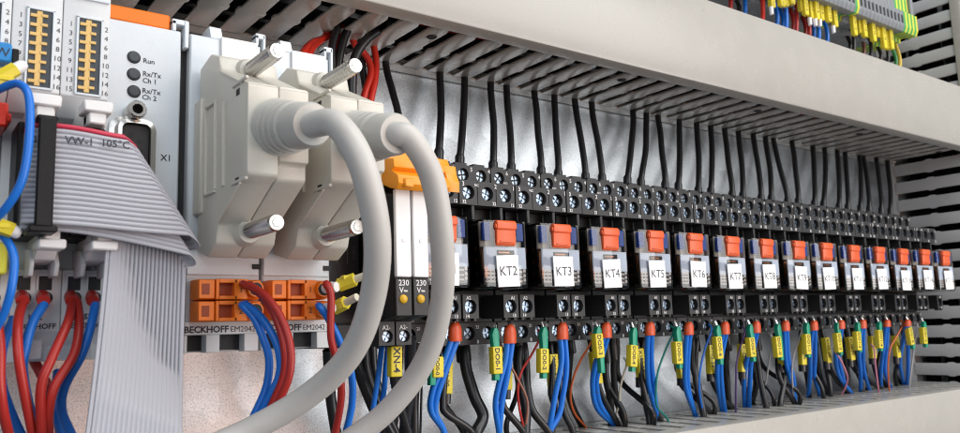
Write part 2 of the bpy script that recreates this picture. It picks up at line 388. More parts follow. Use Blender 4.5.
# vertical duct at the far end
XV = 438.0
t = thing('wiring_duct', 'grey upright slotted duct at the far end of the relay row', 'wiring duct', (XV+20, 0, -150))
part('base', MB().box(XV, XV+42, .3, 2.4, -150, 300), 'duct_lightened', t)
part('root_strip', MB().box(XV, XV+1.7, 2.4, 5.2, -150, 300), 'duct_lightened', t)
prof = [(4.0, 4.4), (28, 4.4), (30, 5.2), (33, 5.2), (35, 4.4), (55, 4.4), (59, 4.1), (61, 3.2)]
poly = [(d, h) for d, h in prof]+[(d, -h) for d, h in reversed(prof)]
me = None; z = -140
while z < 296:
    if me is None:
        f0 = part('finger', MB().prism(poly, 'x', XV, XV+1.7, .2), 'duct_lightened', t); me = f0.data
    else:
        f0 = bpy.data.objects.new('finger', me); COL.objects.link(f0); f0.parent = t
    f0.location = V(0, 0, z)*MM; z += 14.0
c = MB().box(XV+40, XV+41.7, 2.4, 61, -150, 300); o = part('finger_wall', c, 'duct_lightened', t)
part('cover', MB().prism([(XV-1.5, 60), (XV-1.5, 66), (XV-.3, 67.6), (XV+42, 67.6), (XV+43, 66), (XV+43, 60), (XV+42, 60), (XV+42, 65.5), (XV+1, 65.5), (XV-.2, 64.6), (XV-.2, 60)], 'z', -150, 300), 'duct', t)
# wires inside the ducts; the dull black ones are added to darken the slots
for i, (mat, cn, dd, zz, r) in enumerate([('wfiller', w_+' black', d_, z_-4, r_) for w_, d_, z_, r_ in (('thickest', 12, 116, 4.4), ('second thickest', 21, 119, 4.6), ('stout', 30, 116.5, 4.6), ('heavy', 39, 119, 4.6), ('fat', 48, 116.5, 4.6), ('round', 56, 120, 4.2), ('deep', 17, 129, 4.8), ('buried', 27, 130, 4.8), ('high', 37, 131, 4.8), ('upper', 47, 129, 4.8), ('outer', 56, 131, 4.4))]+[('wblack', 'black', 16, 110, 1.7), ('wredb', 'red', 50, 109.0, 1.5), ('wblack', 'thick black', 34, 111, 2.6), ('wblue', 'blue', 42, 116, 1.5), ('wblack', 'slack black', 25, 117, 2.0), ('wblack', 'slim black', 53, 111, 2.0)]):
    pts = [(x, dd+random.uniform(-2.5, 2.5), zz+random.uniform(-.8, .9)) for x in range(-320, 430, 62)]
    solo('duct_wire', MB().tube(pts, r, 8, 4), mat, cn+' wire lying lengthwise inside the duct above the relays', 'wire', 'wires lying inside the upper duct')
for i, (mat, cn, zz, dd) in enumerate([('wfiller', 'thick black', 12, XV+15), ('wfiller', 'stout black', 22, XV+18), ('wfiller', 'fat black', 32, XV+14), ('wfiller', 'heavy black', 42, XV+18), ('wfiller', 'round black', 52, XV+15)]):  # black fillers added so the upright duct's gaps read dark
    pts = [(dd+random.uniform(-3, 3), zz+random.uniform(-5, 5), z) for z in range(-140, 300, 55)]
    solo('duct_wire', MB().tube(pts, 5.4, 8, 4), mat, cn+' filler wire standing inside the upright duct, darkening its gaps', 'wire', 'filler wires inside the upright duct')

# ================================================================== RELAY SOCKETS
def make_screw_mesh(r=2.45):
    b = MB(); b.cyl((0, -1.2, 0), (0, -.45, 0), r, r, 16)
    for q in range(4):            # four raised quadrants leave a real cross recess
        a0, a1 = q*PI/2+.26, (q+1)*PI/2-.26
        ring = [(.38*math.sqrt(2)*math.cos((a0+a1)/2), .38*math.sqrt(2)*math.sin((a0+a1)/2))]+[(r*.97*math.cos(a0+(a1-a0)*i/5), r*.97*math.sin(a0+(a1-a0)*i/5)) for i in range(6)]
        lo = [V(x, -.46, z) for x, z in ring]; hi = [V(x*.93, .25-.12*(x*x+z*z)/r/r, z*.93) for x, z in ring]
        b.loft([lo, hi])
    me = finish('screw', b, 'steel', Vector((0, 0, 0))); return me
SCREW = make_screw_mesh()
def screw(parent, x, d, z, rot=0, s=1.0):
    o = bpy.data.objects.new('screw', SCREW); COL.objects.link(o); o.parent = parent
    org = Vector(parent['_o']); o.location = (V(x, d, z)-org)*MM; o.rotation_euler = (0, rot, 0); o.scale = (s, s, s); return o
RP = 29.7
def make_socket():
    t = thing('relay_socket', '', 'relay socket', (0, 0, -22.5), 'relay sockets side by side on the rail')
    b = MB(); b.box(-14.55, 14.55, 3, 28.5, -22.3, 55.3, .3)
    b.box(-14.3, 14.3, 28.5, 30, -1.5, 30)                    # platform under the relay
    b.box(-14.2, 14.2, 28, 39, 30.2, 34.6); b.box(-6.3, 6.3, 28, 32, -11.8, -1.6)
    b.box(-14.5, -13.1, 28, 36, 2, 29.5, .2); b.box(13.1, 14.5, 28, 36, 2, 29.5, .2)
    part('body', b, 'black', t)
    xs = [-9.75, 0, 9.75]
    u = MB().wells(-14.45, 14.45, 48.2, 55.8, 30, 8, xs, 51.6, 2.85, 3.0)
    for x in (-13.2, -4.2, 5.6): u.box(x, x+6.5, 14, 29.6, 55.6, 56.9, .2)
    u.box(-14.4, 14.4, 27, 33, 46.6, 48.1, .2)
    up = part('upper_terminal_row', u, 'sockg', t)
    l = MB().wells(-14.45, 14.45, 35.0, 45.2, 47, 20, xs, 40.2, 3.0, 3.2)
    l.box(-5.2, -4.5, 44.5, 47.25, 35.4, 44.8); l.box(4.5, 5.2, 44.5, 47.25, 35.4, 44.8)
    lo = part('lower_terminal_row', l, 'sockg', t)
    for s in (-1, 1):
        part('prong', MB().box(s*7.4-.8, s*7.4+.8, 40, 46.5, 28.8, 35.0, .25), 'sockg', t)
    for x0, x1 in ((-14.35, -6.5), (6.5, 14.35)):
        a = MB().wells(x0, x1, -11.6, -2.0, 47, 26, [(x0+x1)/2], -6.9, 2.9, 3.0)
        a.box(x0+1, x0+2.2, 44, 46.6, -12.6, -11.6); a.box(x1-2.2, x1-1, 44, 46.6, -12.6, -11.6)
        part('coil_terminal', a, 'sockg', t)
    g = MB().wells(-14.45, 14.45, -22.4, -13.2, 31, 8, xs, -17.6, 2.9, 3.0)
    part('bottom_terminal_row', g, 'sockg', t)
    for i, x in enumerate(xs):
        screw(t, x, 28.4, 51.6, random.random()*1.5); screw(t, x, 45.2, 40.2, random.random()*1.5, 1.06); screw(t, x, 29.2, -17.6, random.random()*1.5)
    for x in (-10.42, 10.42): screw(t, x, 45.2, -6.9, random.random()*1.5)
    w = MB()
    for x, a in zip(xs, '654'): w.text(a, (x+4.3, 30.08, 53.2), 2.6, bold=.02)
    for x, a in zip(xs, ('NO', '', '')): w.text(a, (x+.6+2.8, 30.08, 49.0), 1.5, bold=.03) if a else None
    for x, a, e in zip(xs, '321', ('32', '22', '12')):
        w.text(a, (x+4.1 if a != '3' else x-2.9, 47.3, 42.7), 2.6, bold=.02); w.text(e, (x+3.2 if a != '3' else x-2.6, 47.3, 35.5), 1.9, bold=.03)
    w.text('NC', (-5.9, 47.3, 42.9), 1.5, bold=.03)
    w.text('A1', (11.6, 47.05, -4.0), 2.0, bold=.03); w.text('13', (12.0, 47.05, -11.3), 1.9, bold=.03)
    w.text('A2', (-11.4, 47.05, -4.0), 2.0, bold=.03); w.text('14', (-12.2, 47.05, -11.3), 1.9, bold=.03)
    for x, a, e in zip(xs, ('31', '21', '11'), '987'): w.text(a, (x+4.3, 31.05, -15.6), 1.9, bold=.03); w.text(e, (x+4.3, 31.05, -21.9), 2.1, bold=.03)
    part('lettering', w, 'white_ink', t, smooth=False)
    return t
sock0 = make_socket()
sock0['label'] = 'black screw terminal socket that carries relay KT2'
socks = {2: sock0}
for i in list(range(1, 2))+list(range(3, 16)):
    socks[i] = copy_tree(sock0, (i-2)*RP, 'black screw terminal socket that carries relay KT%d' % i)

# ================================================================== RELAYS
def make_relay():
    t = thing('plug_in_relay', '', 'relay', (0, 30, 0), 'plug-in relays KT1 to KT15')
    part('base', MB().box(-11.2, 11.2, 29.9, 35, .5, 27.6, .4), 'black', t)
    cb = MB().lathe((0, 43, 3), (0, 43, 24), [(0, 6.5), (.02, 8.4), (.98, 8.4), (1, 6.5)], 20); part('coil', cb, 'copper', t)
    fr = MB().box(-9.6, 9.6, 35, 52.5, 20.5, 26.8, .3); fr.box(-9.8, 9.8, 35, 53, 1.2, 3.2, .2); fr.box(-10.4, -9.2, 35, 54, 3, 20.6); fr.box(9.2, 10.4, 35, 50, 3, 20.6)
    part('yoke', fr, 'black', t)
    for s in (-1, 1):
        for z in (6.5, 11.5, 16.5):
            part('contact_blade', MB().box(s*10.75-.25, s*10.75+.25, 36, 52, z-.9, z+.9).cyl((s*10.3, 50, z), (s*11.0, 50, z), 1.2, 1.2, 8), 'copper', t)
    for s, x0, x1 in ((-1, -10.4, -6.8), (1, 6.6, 10.2)):
        part('blue_tab', MB().box(x0, x1, 55.4, 57.2, 19.4, 26.7, .25), 'blue', t)
    part('inner_frame', MB().box(-10.7, 10.7, 54.2, 55.0, 16.9, 27.2, .2), 'inner', t)
    part('face_label', MB().box(-10.8, 10.7, 57.0, 57.6, 7.9, 16.8, .1), 'pale', t)
    dg = MB()
    for z in (2.6, 4.2, 5.8, 7.2): dg.box(-10.4, -5.4+random.uniform(-.5, .4), 57.0, 57.5, z, z+.75)
    for x in (-10.2, -8.0, -6.2): dg.box(x, x+.5, 57.45, 57.62, 2.4, 7.8)
    for z in (2.6, 4.4, 6.4): dg.box(6.0, 8.6, 57.0, 57.5, z, z+.7); dg.box(9.0, 10.3, 57.0, 57.5, z+.3, z+1.4)
    part('wiring_diagram', dg, 'white_ink', t)
    part('diagram_backing', MB().box(-10.8, 10.7, 56.2, 56.9, 1.6, 7.8), 'lens', t)
    sl = MB().box(-4.4, 4.5, 57.5, 57.75, 13.2, 15.5); part('inspection_slot', sl, 'hole', t)
    part('slot_bar', MB().box(-3.6, 2.0, 57.7, 57.95, 14.2, 14.9, .08), 'copper', t)
    c = MB(); c.box(-11.4, 11.4, 30.4, 58.0, 0, 28, 1.1, 2); part('case', c, 'clear', t)
    lv = MB().prism([(56.5, 17.2), (58.2, 17.3), (58.9, 18.4), (59.0, 23.6), (59.6, 24.2), (59.7, 26.6), (59.0, 27.5), (56.5, 27.7)], 'x', -4.9, 4.9, .3)
    lv.box(-5.5, -4.8, 57, 59.2, 24.3, 26.0, .2); lv.box(4.8, 5.5, 57, 59.2, 24.3, 26.0, .2); lv.box(-3.4, 3.4, 58.6, 59.3, 18.6, 19.3, .15)
    part('lever', lv, 'lever', t)
    return t
def add_tag(t, i, x):
    dx, dz, a = random.uniform(-.7, .7), random.uniform(-.35, .35), random.uniform(-.035, .035)
    org = Vector(t['_o'])
    m = MB().box(x-5.8, x+5.4, 58.45, 59.0, .7, 13.4, .12)
    g = part('name_tag', m, 'paper', t)
    w = MB().text('KT%d' % i, (x-.2, 59.05, 5.3), 5.3 if i < 10 else 4.7); l = part('lettering', w, 'ink', g, smooth=False)
    g.location = V(dx, 0, dz)*MM; g.rotation_euler = (0, a, 0)
rel0 = make_relay(); rel0['label'] = 'clear relay with orange lever and white tag reading KT2'
rels = {2: rel0}
for i in [1]+list(range(3, 16)):
    rels[i] = copy_tree(rel0, (i-2)*RP, 'clear relay with orange lever and white tag reading KT%d' % i)
for i, t in rels.items():
    add_tag(t, i, (i-2)*RP)
    t.rotation_euler = (0, random.uniform(-.012, .012), random.uniform(-.012, .012)); t.location += V(random.uniform(-.35, .35), random.uniform(0, .5), random.uniform(-.25, .25))*MM

# DIN rail behind the sockets
solo('mounting_rail', MB().prism([(.05, 8), (.05, 0), (1, 0), (1, 7), (7.5, 7), (7.5, 3), (8.2, 3), (8.2, 8)], 'x', -60, 425).prism([(.05, 24), (.05, 32), (1, 32), (1, 25), (7.5, 25), (7.5, 29), (8.2, 29), (8.2, 24)], 'x', -60, 425), 'steel', 'steel mounting rail running behind the black relay sockets', 'rail')

# ================================================================== UPPER BLACK WIRES
bot = [(438.7, 156), (459.5, 162), (493, 168), (511, 170), (541, 173), (558, 176), (585.5, 179), (602, 180), (627, 182), (640.5, 184), (665, 187), (678, 188), (698, 192), (710.5, 193), (732, 196.5), (742.5, 197.5), (761, 199.5), (771, 200), (787.5, 202.5), (798, 203), (814, 205), (823, 205.5), (838.5, 208), (847.5, 208.5), (860, 209), (869, 210), (881, 211), (890, 212)]
top = [(439.5, 75), (464, 81), (490.5, 84), (506, 91), (534, 94), (554, 99), (574, 101), (591, 104), (632.5, 110), (646, 117), (657.5, 120), (679, 123), (696, 125), (710, 128), (724, 131), (738, 134), (752.5, 136), (765, 138.5), (773, 142), (791.5, 144), (812.5, 149), (824, 151), (837, 153), (844.5, 155), (859, 157), (863, 158.5), (876, 160), (887, 162)]
for n, (b, u) in enumerate(zip(bot, top)):
    d0 = 21.0
    B = at_d(b[0], b[1]+1.5, d0)
    T = at_d(u[0], u[1], 9.5)
    k = (B[0]+14.85)/RP+2
    idx = min(15, max(1, int(math.floor(k))))
    t = thing('jumper_wire', '', 'wire', (B[0], d0, 56), 'black wires rising from the sockets into the duct')
    if n == 0: t['label'] = 'black wire rising behind the orange clip into the duct'
    else:
        f = (B[0]-(idx-2)*RP)
        t['label'] = 'black wire rising from the KT%d socket into the duct, on its KT%d side' % (idx, idx-1 if f < 0 else idx+1) if idx > 1 or f > 0 else 'black wire rising from the KT1 socket beside the orange clip'
    zt = B[2]
    dx = T[0]-B[0]
    pts = [(B[0], d0-.5, zt-4), (B[0], d0, zt+1), (B[0]+dx*.14, d0-.8, zt+8), (B[0]+dx*.52+random.uniform(-.8, .8), d0-5.0, zt+(T[2]-zt)*.5), (B[0]+dx*.82+random.uniform(-.5, .5), 12.3, zt+(T[2]-zt)*.8), (T[0], 10.0, 105), (T[0]+random.uniform(-3, 3), 12, 116), (T[0]+8, 20, 124)]
    part('insulation', MB().tube(pts, 1.72, 10, 5), 'wblack', t)
    part('sleeve', MB().lathe((B[0], d0-.2, zt-3.5), (B[0]+dx*.03, d0, zt+4.2), [(0, 2.25), (.85, 2.25), (1, 1.8)], 12), 'wblack', t)
fixl = {}
for o in COL.objects:
    if o.name.startswith('jumper_wire'): fixl.setdefault(o['label'], []).append(o)

# ================================================================== LOWER WIRES
def px_path(pts, d0, d1, zend=-65.5, run=True):
    """photo pixels -> places, easing from depth d0 at the top to d1 at the bottom"""
    y0, y1 = pts[0][1], pts[-1][1]; out = []
    for x, y in pts:
        f = (y-y0)/max(1, (y1-y0)); out.append(at_d(x, y, d0+(d1-d0)*f))
    e = out[-1]
    if run:
        if e[2] > zend: out.append((e[0]+(out[-1][0]-out[-2][0])*.25, e[1], zend))
        e = out[-1]; out.append((e[0]+2, e[1]-1, zend-9)); out.append((e[0]+12, e[1]-2, zend-17))
    return out
def slot_x(x, s0=S0+4):
    """nearest slot centre of the lower duct"""
    k = round((x-s0)/PITCH_S); return s0+k*PITCH_S
def down_path(pts, d0):
    """path whose end drops through the nearest slot of the lower duct"""
    x, y = pts[-1]
    e = at_z(x, y, -65.5) if y < 429 else at_d(x, y, 34)
    if not (10 < e[1] < 54): e = at_d(x, y, 30)
    P = px_path(pts, d0, e[1], run=False)
    ex, ed, ez = P[-1]; sx = slot_x(ex)
    sx = ex+max(-5.5, min(5.5, sx-ex))
    P[-1] = (sx, ed, min(ez, -64.0) if y < 429 else ez)
    P += [(sx+.3, ed, -69), (sx+2, ed, -77), (sx+13, ed-1, -86)]
    return P
def q4(u, ox): return [(ox+a/4, 324+b/4) for a, b in u]
def tag_box(cx, cy, d, w, h, ang):
    """yellow marker sleeve centred at pixel (cx,cy), depth d, sizes in mm, tilted in the panel plane"""
    return at_d(cx, cy, d), w, h, ang
def put_tag(parent, cx, cy, d, w, h, ang, txt):
    X, dd, Z = at_d(cx, cy, d)
    o = Vector(parent['_o'])
    m = MB().box(-w/2, w/2, -1.7, 1.7, -h/2, h/2, .55, 2)
    for k in range(1, 5): m.box(-w/2+.1, w/2-.1, 1.5, 1.78, -h/2+h*k/5-.12, -h/2+h*k/5+.12)
    me_o = bpy.data.objects.new('marker_tag', finish('marker_tag', m, 'tag', Vector((0, 0, 0)))); COL.objects.link(me_o)
    me_o.parent = parent; me_o.location = (V(X, dd, Z)-o)*MM; me_o.rotation_euler = (0, ang, 0); me_o['_o'] = [0, 0, 0]
    L = MB().text(txt, (-w*.28, 1.86, h*.46), min(w*.82, h/len(txt)*1.45), right=(0, 0, -1), up=(1, 0, 0), align='LEFT', bold=.012)
    l = bpy.data.objects.new('lettering', finish('lettering', L, 'ink', Vector((0, 0, 0)), False)); COL.objects.link(l); l.parent = me_o
    return (X, dd, Z)
A, B_, C_ = 380, 560, 720
# relay: ferrule pixel, blue wire pixel paths
twin = {
 1: (A, (300, -8, 70), [[(292, 74), (245, 180), (210, 270), (205, 350), (216, 440)], [(303, 74), (262, 190), (228, 290), (222, 360), (230, 440)]]),
 2: (A, (520, 2, 78), [[(513, 78), (500, 150), (474, 250), (462, 330), (452, 440)], [(530, 78), (512, 190), (492, 290), (484, 350), (475, 440)]]),
 3: (A, (730, -6, 62), [[(722, 62), (726, 150), (702, 280), (688, 360), (670, 436)], [(742, 62), (746, 180), (728, 310), (714, 370), (696, 436)]]),
 4: (A, (905, -6, 56), [[(903, 56), (862, 160), (850, 250), (870, 340), (920, 408)], [(911, 56), (880, 160), (866, 240), (884, 330), (938, 406)]]),
 5: (B_, (360, -8, 46), [[(353, 46), (348, 130), (356, 250), (374, 390)], [(366, 46), (366, 150), (378, 270), (384, 388)]]),
 6: (B_, (515, -8, 44), [[(509, 44), (500, 150), (504, 260), (522, 372)], [(517, 44), (511, 150), (514, 260), (532, 370)]]),
 7: (B_, (660, -10, 42), [[(653, 42), (630, 140), (632, 250), (644, 350)], [(664, 42), (644, 150), (648, 260), (660, 350)]]),
 8: (B_, (785, -12, 36), [[(779, 36), (748, 140), (736, 230), (730, 332)], [(787, 36), (766, 140), (760, 230), (756, 332)]]),
 9: (B_, (902, -14, 28), [[(896, 28), (902, 140), (920, 220), (944, 310)], [(905, 28), (914, 140), (934, 220), (958, 308)]]),
 10: (C_, (376, -14, 26), [[(372, 26), (360, 120), (360, 200), (370, 292)], [(380, 26), (380, 130), (378, 210), (382, 290)]]),
 11: (C_, (484, -16, 20), [[(480, 20), (462, 120), (478, 210), (508, 280)], [(488, 20), (474, 120), (490, 210), (516, 276)]]),
 12: (C_, (571, -18, 18), [[(568, 18), (556, 110), (562, 190), (580, 268)], [(576, 18), (572, 110), (576, 190), (586, 266)]]),
 13: (C_, (668, -18, 12), [[(664, 12), (652, 110), (644, 180), (652, 258)], [(671, 12), (664, 110), (660, 190), (666, 256)]]),
 14: (C_, (750, -18, 10), [[(744, 10), (728, 90), (720, 160), (724, 244)], [(753, 10), (752, 90), (752, 160), (742, 244)]]),
}
for i, (ox, (fu, v0, v1), paths) in twin.items():
    fx = ox+fu/4
    d = 41.0
    T = at_d(fx, 324+v0/4, d); Bt = at_d(fx, 324+v1/4, d)
    t = thing('twin_wire', 'pair of blue wires in an orange-red ferrule below relay KT%d' % i, 'wires', (T[0], d, T[2]), 'twin blue wires hanging below the relays')
    h = T[2]-Bt[2]
    f = MB()
    f.loft([[V(Bt[0]+(T[0]-Bt[0])*k+w*a, d+e*bq, Bt[2]+h*k) for a, bq in [(math.cos(s), math.sin(s)) for s in [2*PI*j/14 for j in range(14)]]] for k, w, e in ((0, 2.9, 2.1), (.05, 3.05, 2.25), (.60, 2.95, 2.1), (.78, 2.6, 1.9), (.94, 1.7, 1.5), (1.0, 1.2, 1.1))])
    part('ferrule', f, 'ferrule', t)
    part('crimp_pin', MB().cyl((T[0], d, T[2]-.5), (T[0], d-1, T[2]+1.6), .8, .8, 8), 'chrome', t)
    for j, pth in enumerate(paths):
        P = down_path(q4(pth, ox), d)
        P[0] = (Bt[0]+(-1.35 if j == 0 else 1.35), d, Bt[2]+1.5)
        part('insulation', MB().tube(P, 1.32, 10, 6), 'wblue', t)
# green ferrules with yellow tags: (origin, green u, v0, v1, tag u, tag v0, v1, text)
greens = {
 1: (A, 206, 60, 245, 226, 130, 214, 'DO0-0', 2), 2: (A, 455, 8, 226, 463, 90, 200, 'DO0-1', 0), 3: (A, 652, 6, 218, 650, 98, 196, 'DO0-2', 3), 4: (A, 868, 4, 198, 871, 38, 136, 'DO0-3', -3),
 5: (B_, 292, 8, 190, 288, 84, 172, 'DO0-4', 7), 6: (B_, 466, 4, 180, 468, 70, 160, 'DO0-5', 0), 7: (B_, 626, 0, 164, 630, 50, 140, 'DO0-6', -2), 8: (B_, 757, -4, 152, 762, 54, 132, 'DO0-7', -2),
 9: (B_, 868, -6, 146, 868, 50, 134, 'DO1-0', -2), 10: (C_, 344, -10, 134, 345, 40, 122, 'DO1-1', 3), 11: (C_, 466, -10, 126, 470, 36, 114, 'DO1-2', -2), 12: (C_, 548, -12, 114, 548, 30, 106, 'DO1-3', 2),
 13: (C_, 634, -14, 110, 635, 24, 98, 'DO1-4', 4), 14: (C_, 752, -14, 102, 758, 14, 84, 'DO1-5', -7), 15: (C_, 812, -14, 94, 813, 14, 80, 'DO1-6', 2)}
for i, (ox, gu, g0, g1, tu, t0, t1, txt, an) in greens.items():
    d = 40.0; cx = ox+gu/4
    T = at_d(cx, 324+g0/4, d); E_ = at_d(cx, 324+g1/4, d)
    t = thing('green_ferrule', 'green ferrule with yellow tag %s below relay KT%d' % (txt, i), 'ferrule', (T[0], d, T[2]), 'green ferrules with yellow tags')
    a = math.radians(an)
    tw = 5.0; ta = at_d(ox+tu/4, 324+t0/4, d); tb = at_d(ox+tu/4, 324+t1/4, d)
    g = MB(); h = T[2]-E_[2]; sx = -math.sin(a)*h
    g.prism([(T[0]-1.9, T[2]-3.6), (T[0]-.9, T[2]-1.2), (T[0]+.6, T[2]-.4), (T[0]+1.8, T[2]-2.6), (T[0]+1.9+sx*.5, T[2]-h*.5), (T[0]+1.35+sx, E_[2]), (T[0]-1.25+sx, E_[2]), (T[0]-1.0+sx*.5, T[2]-h*.5)], 'd', d-1.3, d+1.3, .3)
    part('crimp_pin', MB().cyl((T[0], d, T[2]-.8), (T[0]-.2, d-.8, T[2]+1.6), .65, .65, 8), 'chrome', t)
    part('ferrule', g, 'green', t)
    put_tag(t, ox+tu/4, 324+(t0+t1)/8, d+.4, tw, ta[2]-tb[2], a, txt)
# black wires with yellow tags behind: tag u, v0, v1, text, angle, path
blk = {
 1: (A, 264, 148, 280, 'X101-20', 3, [(268, 60), (262, 150), (252, 312), (268, 360), (330, 440)]),
 2: (A, 504, 175, 264, 'X101-22', 3, [(520, 60), (505, 200), (490, 290), (500, 340), (535, 440)]),
 3: (A, 690, 120, 252, 'X101-24', 0, [(690, 60), (690, 180), (686, 284), (700, 340), (722, 440)]),
 4: (A, 862, 110, 240, 'X101-23', -6, [(850, 60), (858, 150), (876, 250), (905, 320), (968, 406)]),
 5: (B_, 320, 98, 222, 'X102-20', -6, [(310, 40), (316, 130), (330, 240), (348, 320), (352, 372)]),
 6: (B_, 484, 150, 216, 'X102-22', -4, [(470, 60), (482, 180), (484, 240), (540, 296), (622, 358)]),
 7: (B_, 602, 84, 200, 'X102-24', 3, [(600, 40), (602, 140), (606, 220), (650, 300), (700, 340)]),
 8: (B_, 728, 80, 192, 'X102-26', 4, [(735, 40), (728, 140), (724, 210), (745, 270), (752, 325)]),
 9: (B_, 884, 60, 166, 'X102-28', -4, [(860, 40), (872, 120), (880, 180), (900, 250), (922, 304)]),
 10: (C_, 328, 66, 164, 'X102-30', 5, [(335, 20), (328, 110), (340, 170), (352, 240), (362, 294)]),
 11: (C_, 426, 54, 156, 'X103-20', -4, [(415, 10), (424, 100), (436, 165), (470, 230), (508, 280)]),
 12: (C_, 520, 52, 146, 'X103-22', -4, [(512, 10), (520, 100), (532, 155), (556, 210), (578, 264)]),
 13: (C_, 608, 48, 138, 'X103-24', 2, [(606, 10), (608, 90), (612, 150), (624, 200), (640, 260)]),
 14: (C_, 704, 46, 136, 'X103-26', -4, [(690, 10), (702, 90), (710, 145), (700, 200), (690, 250)])}
for i, (ox, tu, t0, t1, txt, an, pth) in blk.items():
    d = 27.0; P = down_path(q4(pth, ox), d)
    t = thing('tagged_wire', 'black wire with yellow tag %s hanging below relay KT%d' % (txt, i), 'wire', P[0], 'black wires with yellow tags')
    P0 = [(P[0][0], d-2, -22.0)]+P[1:] if P[0][2] > -24 else P
    part('insulation', MB().tube(P0, 1.5, 10, 6), 'wblack', t)
    ta = at_d(ox+tu/4, 324+t0/4, d); tb = at_d(ox+tu/4, 324+t1/4, d)
    put_tag(t, ox+tu/4, 324+(t0+t1)/8, d+.6, 5.0, ta[2]-tb[2], math.radians(an), txt)
    e = at_d(ox+tu/4, 324+t1/4, d); part('sleeve', MB().cyl((e[0], d, e[2]+1), (e[0]-.3, d, e[2]-4), 2.3, 2.2, 10), 'wblack', t)
# plain black wires hanging behind
plain = [(1, A, 3.2, [(335, 90), (345, 180), (378, 290), (412, 370), (424, 440)], 1), (2, A, 2.9, [(555, 90), (552, 170), (566, 260), (584, 340), (600, 440)], 1), (3, A, 2.2, [(765, 60), (758, 150), (752, 250), (770, 330), (790, 414)], 0), (4, A, 2.4, [(905, 100), (902, 200), (920, 300), (944, 402)], 0), (4, A, 2.2, [(935, 90), (935, 200), (945, 300), (950, 396)], 0),
 (5, B_, 2.0, [(330, 60), (334, 150), (372, 300), (404, 388)], 0), (6, B_, 2.2, [(545, 60), (540, 150), (545, 240), (552, 344)], 0), (6, B_, 2.2, [(526, 60), (530, 160), (556, 260), (585, 344)], 0), (7, B_, 2.4, [(668, 60), (662, 150), (668, 240), (694, 336)], 0), (8, B_, 2.2, [(775, 60), (790, 150), (802, 230), (806, 312)], 0), (8, B_, 2.2, [(790, 60), (772, 160), (784, 240), (788, 318)], 0),
 (9, B_, 2.2, [(895, 60), (892, 150), (896, 230), (900, 298)], 0), (10, C_, 2.0, [(360, 50), (356, 150), (380, 220), (414, 284)], 0), (12, C_, 2.0, [(540, 60), (546, 140), (590, 220), (628, 262)], 0), (2, A, 2.2, [(575, 80), (585, 170), (590, 260), (612, 350), (640, 440)], 0), (3, A, 2.0, [(705, 80), (716, 180), (722, 280), (740, 360), (760, 425)], 0), (5, B_, 2.2, [(345, 60), (340, 160), (336, 270), (348, 376)], 0), (9, B_, 2.0, [(880, 60), (870, 150), (884, 230), (915, 300)], 0), (10, C_, 2.0, [(378, 50), (386, 140), (404, 220), (420, 284)], 0), (11, C_, 2.0, [(490, 40), (498, 130), (512, 210), (520, 274)], 0), (13, C_, 2.0, [(660, 40), (640, 120), (630, 190), (652, 256)], 0), (14, C_, 1.8, [(736, 40), (715, 120), (700, 190), (712, 244)], 0)]
seen = {}
for i, ox, r, pth, slv in plain:
    P = down_path(q4(pth, ox), 22); P = [(P[0][0], 20, -21.5)]+P
    seen[i] = seen.get(i, 0)+1
    t = thing('hanging_wire', ('plain black wire hanging behind the blue pair below relay KT%d' if seen[i] == 1 else 'second plain black wire beside the first below relay KT%d') % i, 'wire', P[0], 'plain black wires below the relays')
    part('insulation', MB().tube(P, r*.8, 10, 6), 'wblack', t)
    s0 = P[1]; part('sleeve', MB().lathe((s0[0], 21, -21), (s0[0], 22, s0[2]-7), [(0, r*1.0), (.9, r*1.05), (1, r*.9)], 12), 'wblack', t)
for i in range(1, 15):                    # wires filling the space behind each bundle
    for j, side in enumerate(('KT%d' % (i-1) if i > 1 else 'slim relay', 'KT%d' % (i+1))):
        if j != i % 2 or i in (4, 8): continue
        X = (i-2)*RP+(-7 if j == 0 else 6)+random.uniform(-3, 3); d = random.uniform(11, 19)
        E = slot_x(X+random.uniform(-6, 12)); dm = random.uniform(14, 34)
        solo('rear_wire', MB().tube([(X, d, -20.5), (X, d, -28), (X+random.uniform(-3, 3), d+2, -44), (E-random.uniform(-1, 2), dm, -58), (E, dm, -67), (E+2, dm, -77), (E+12, dm-1, -86)], random.choice((1.2, 1.35, 1.5)), 8, 5), 'wblack', 'black wire close to the panel below relay KT%d, on its %s side' % (i, side), 'wire', 'black wires close to the panel')
thin = [('wbrown', 'brown', 2, A, [(486, 90), (512, 150), (548, 215), (590, 315), (600, 440)]), ('wred', 'dark red', 3, A, [(642, 50), (608, 120), (566, 190), (552, 260), (558, 340), (582, 440)]), ('worange', 'orange', 4, A, [(850, 62), (800, 150), (770, 228), (762, 300), (780, 360), (800, 416)]),
 ('wwhite', 'cream', 5, B_, [(266, 160), (252, 210), (240, 260), (234, 330), (236, 400)]), ('wteal', 'teal', 6, B_, [(455, 30), (424, 100), (392, 190), (384, 260), (388, 330), (400, 368)]), ('wblue', 'blue', 7, B_, [(607, 24), (580, 100), (560, 190), (558, 270), (566, 346)]), ('wviolet', 'violet', 8, B_, [(740, 30), (722, 90), (706, 160), (704, 240), (710, 322)]),
 ('wgrey', 'grey', 10, C_, [(330, 14), (314, 70), (294, 130), (288, 200), (300, 270)]), ('wgrey', 'pale grey', 9, C_, [(206, 60), (192, 180), (190, 320)]), ('wpink', 'pink', 11, C_, [(468, 120), (490, 160), (510, 215), (498, 262), (468, 286)]), ('wpink', 'dusky pink', 13, C_, [(616, 100), (622, 170), (634, 252)]), ('worange', 'rust orange', 14, C_, [(732, 0), (706, 50), (680, 100), (672, 170), (676, 242)]), ('wgrey', 'light grey', 15, C_, [(790, 10), (776, 100), (766, 228)])]
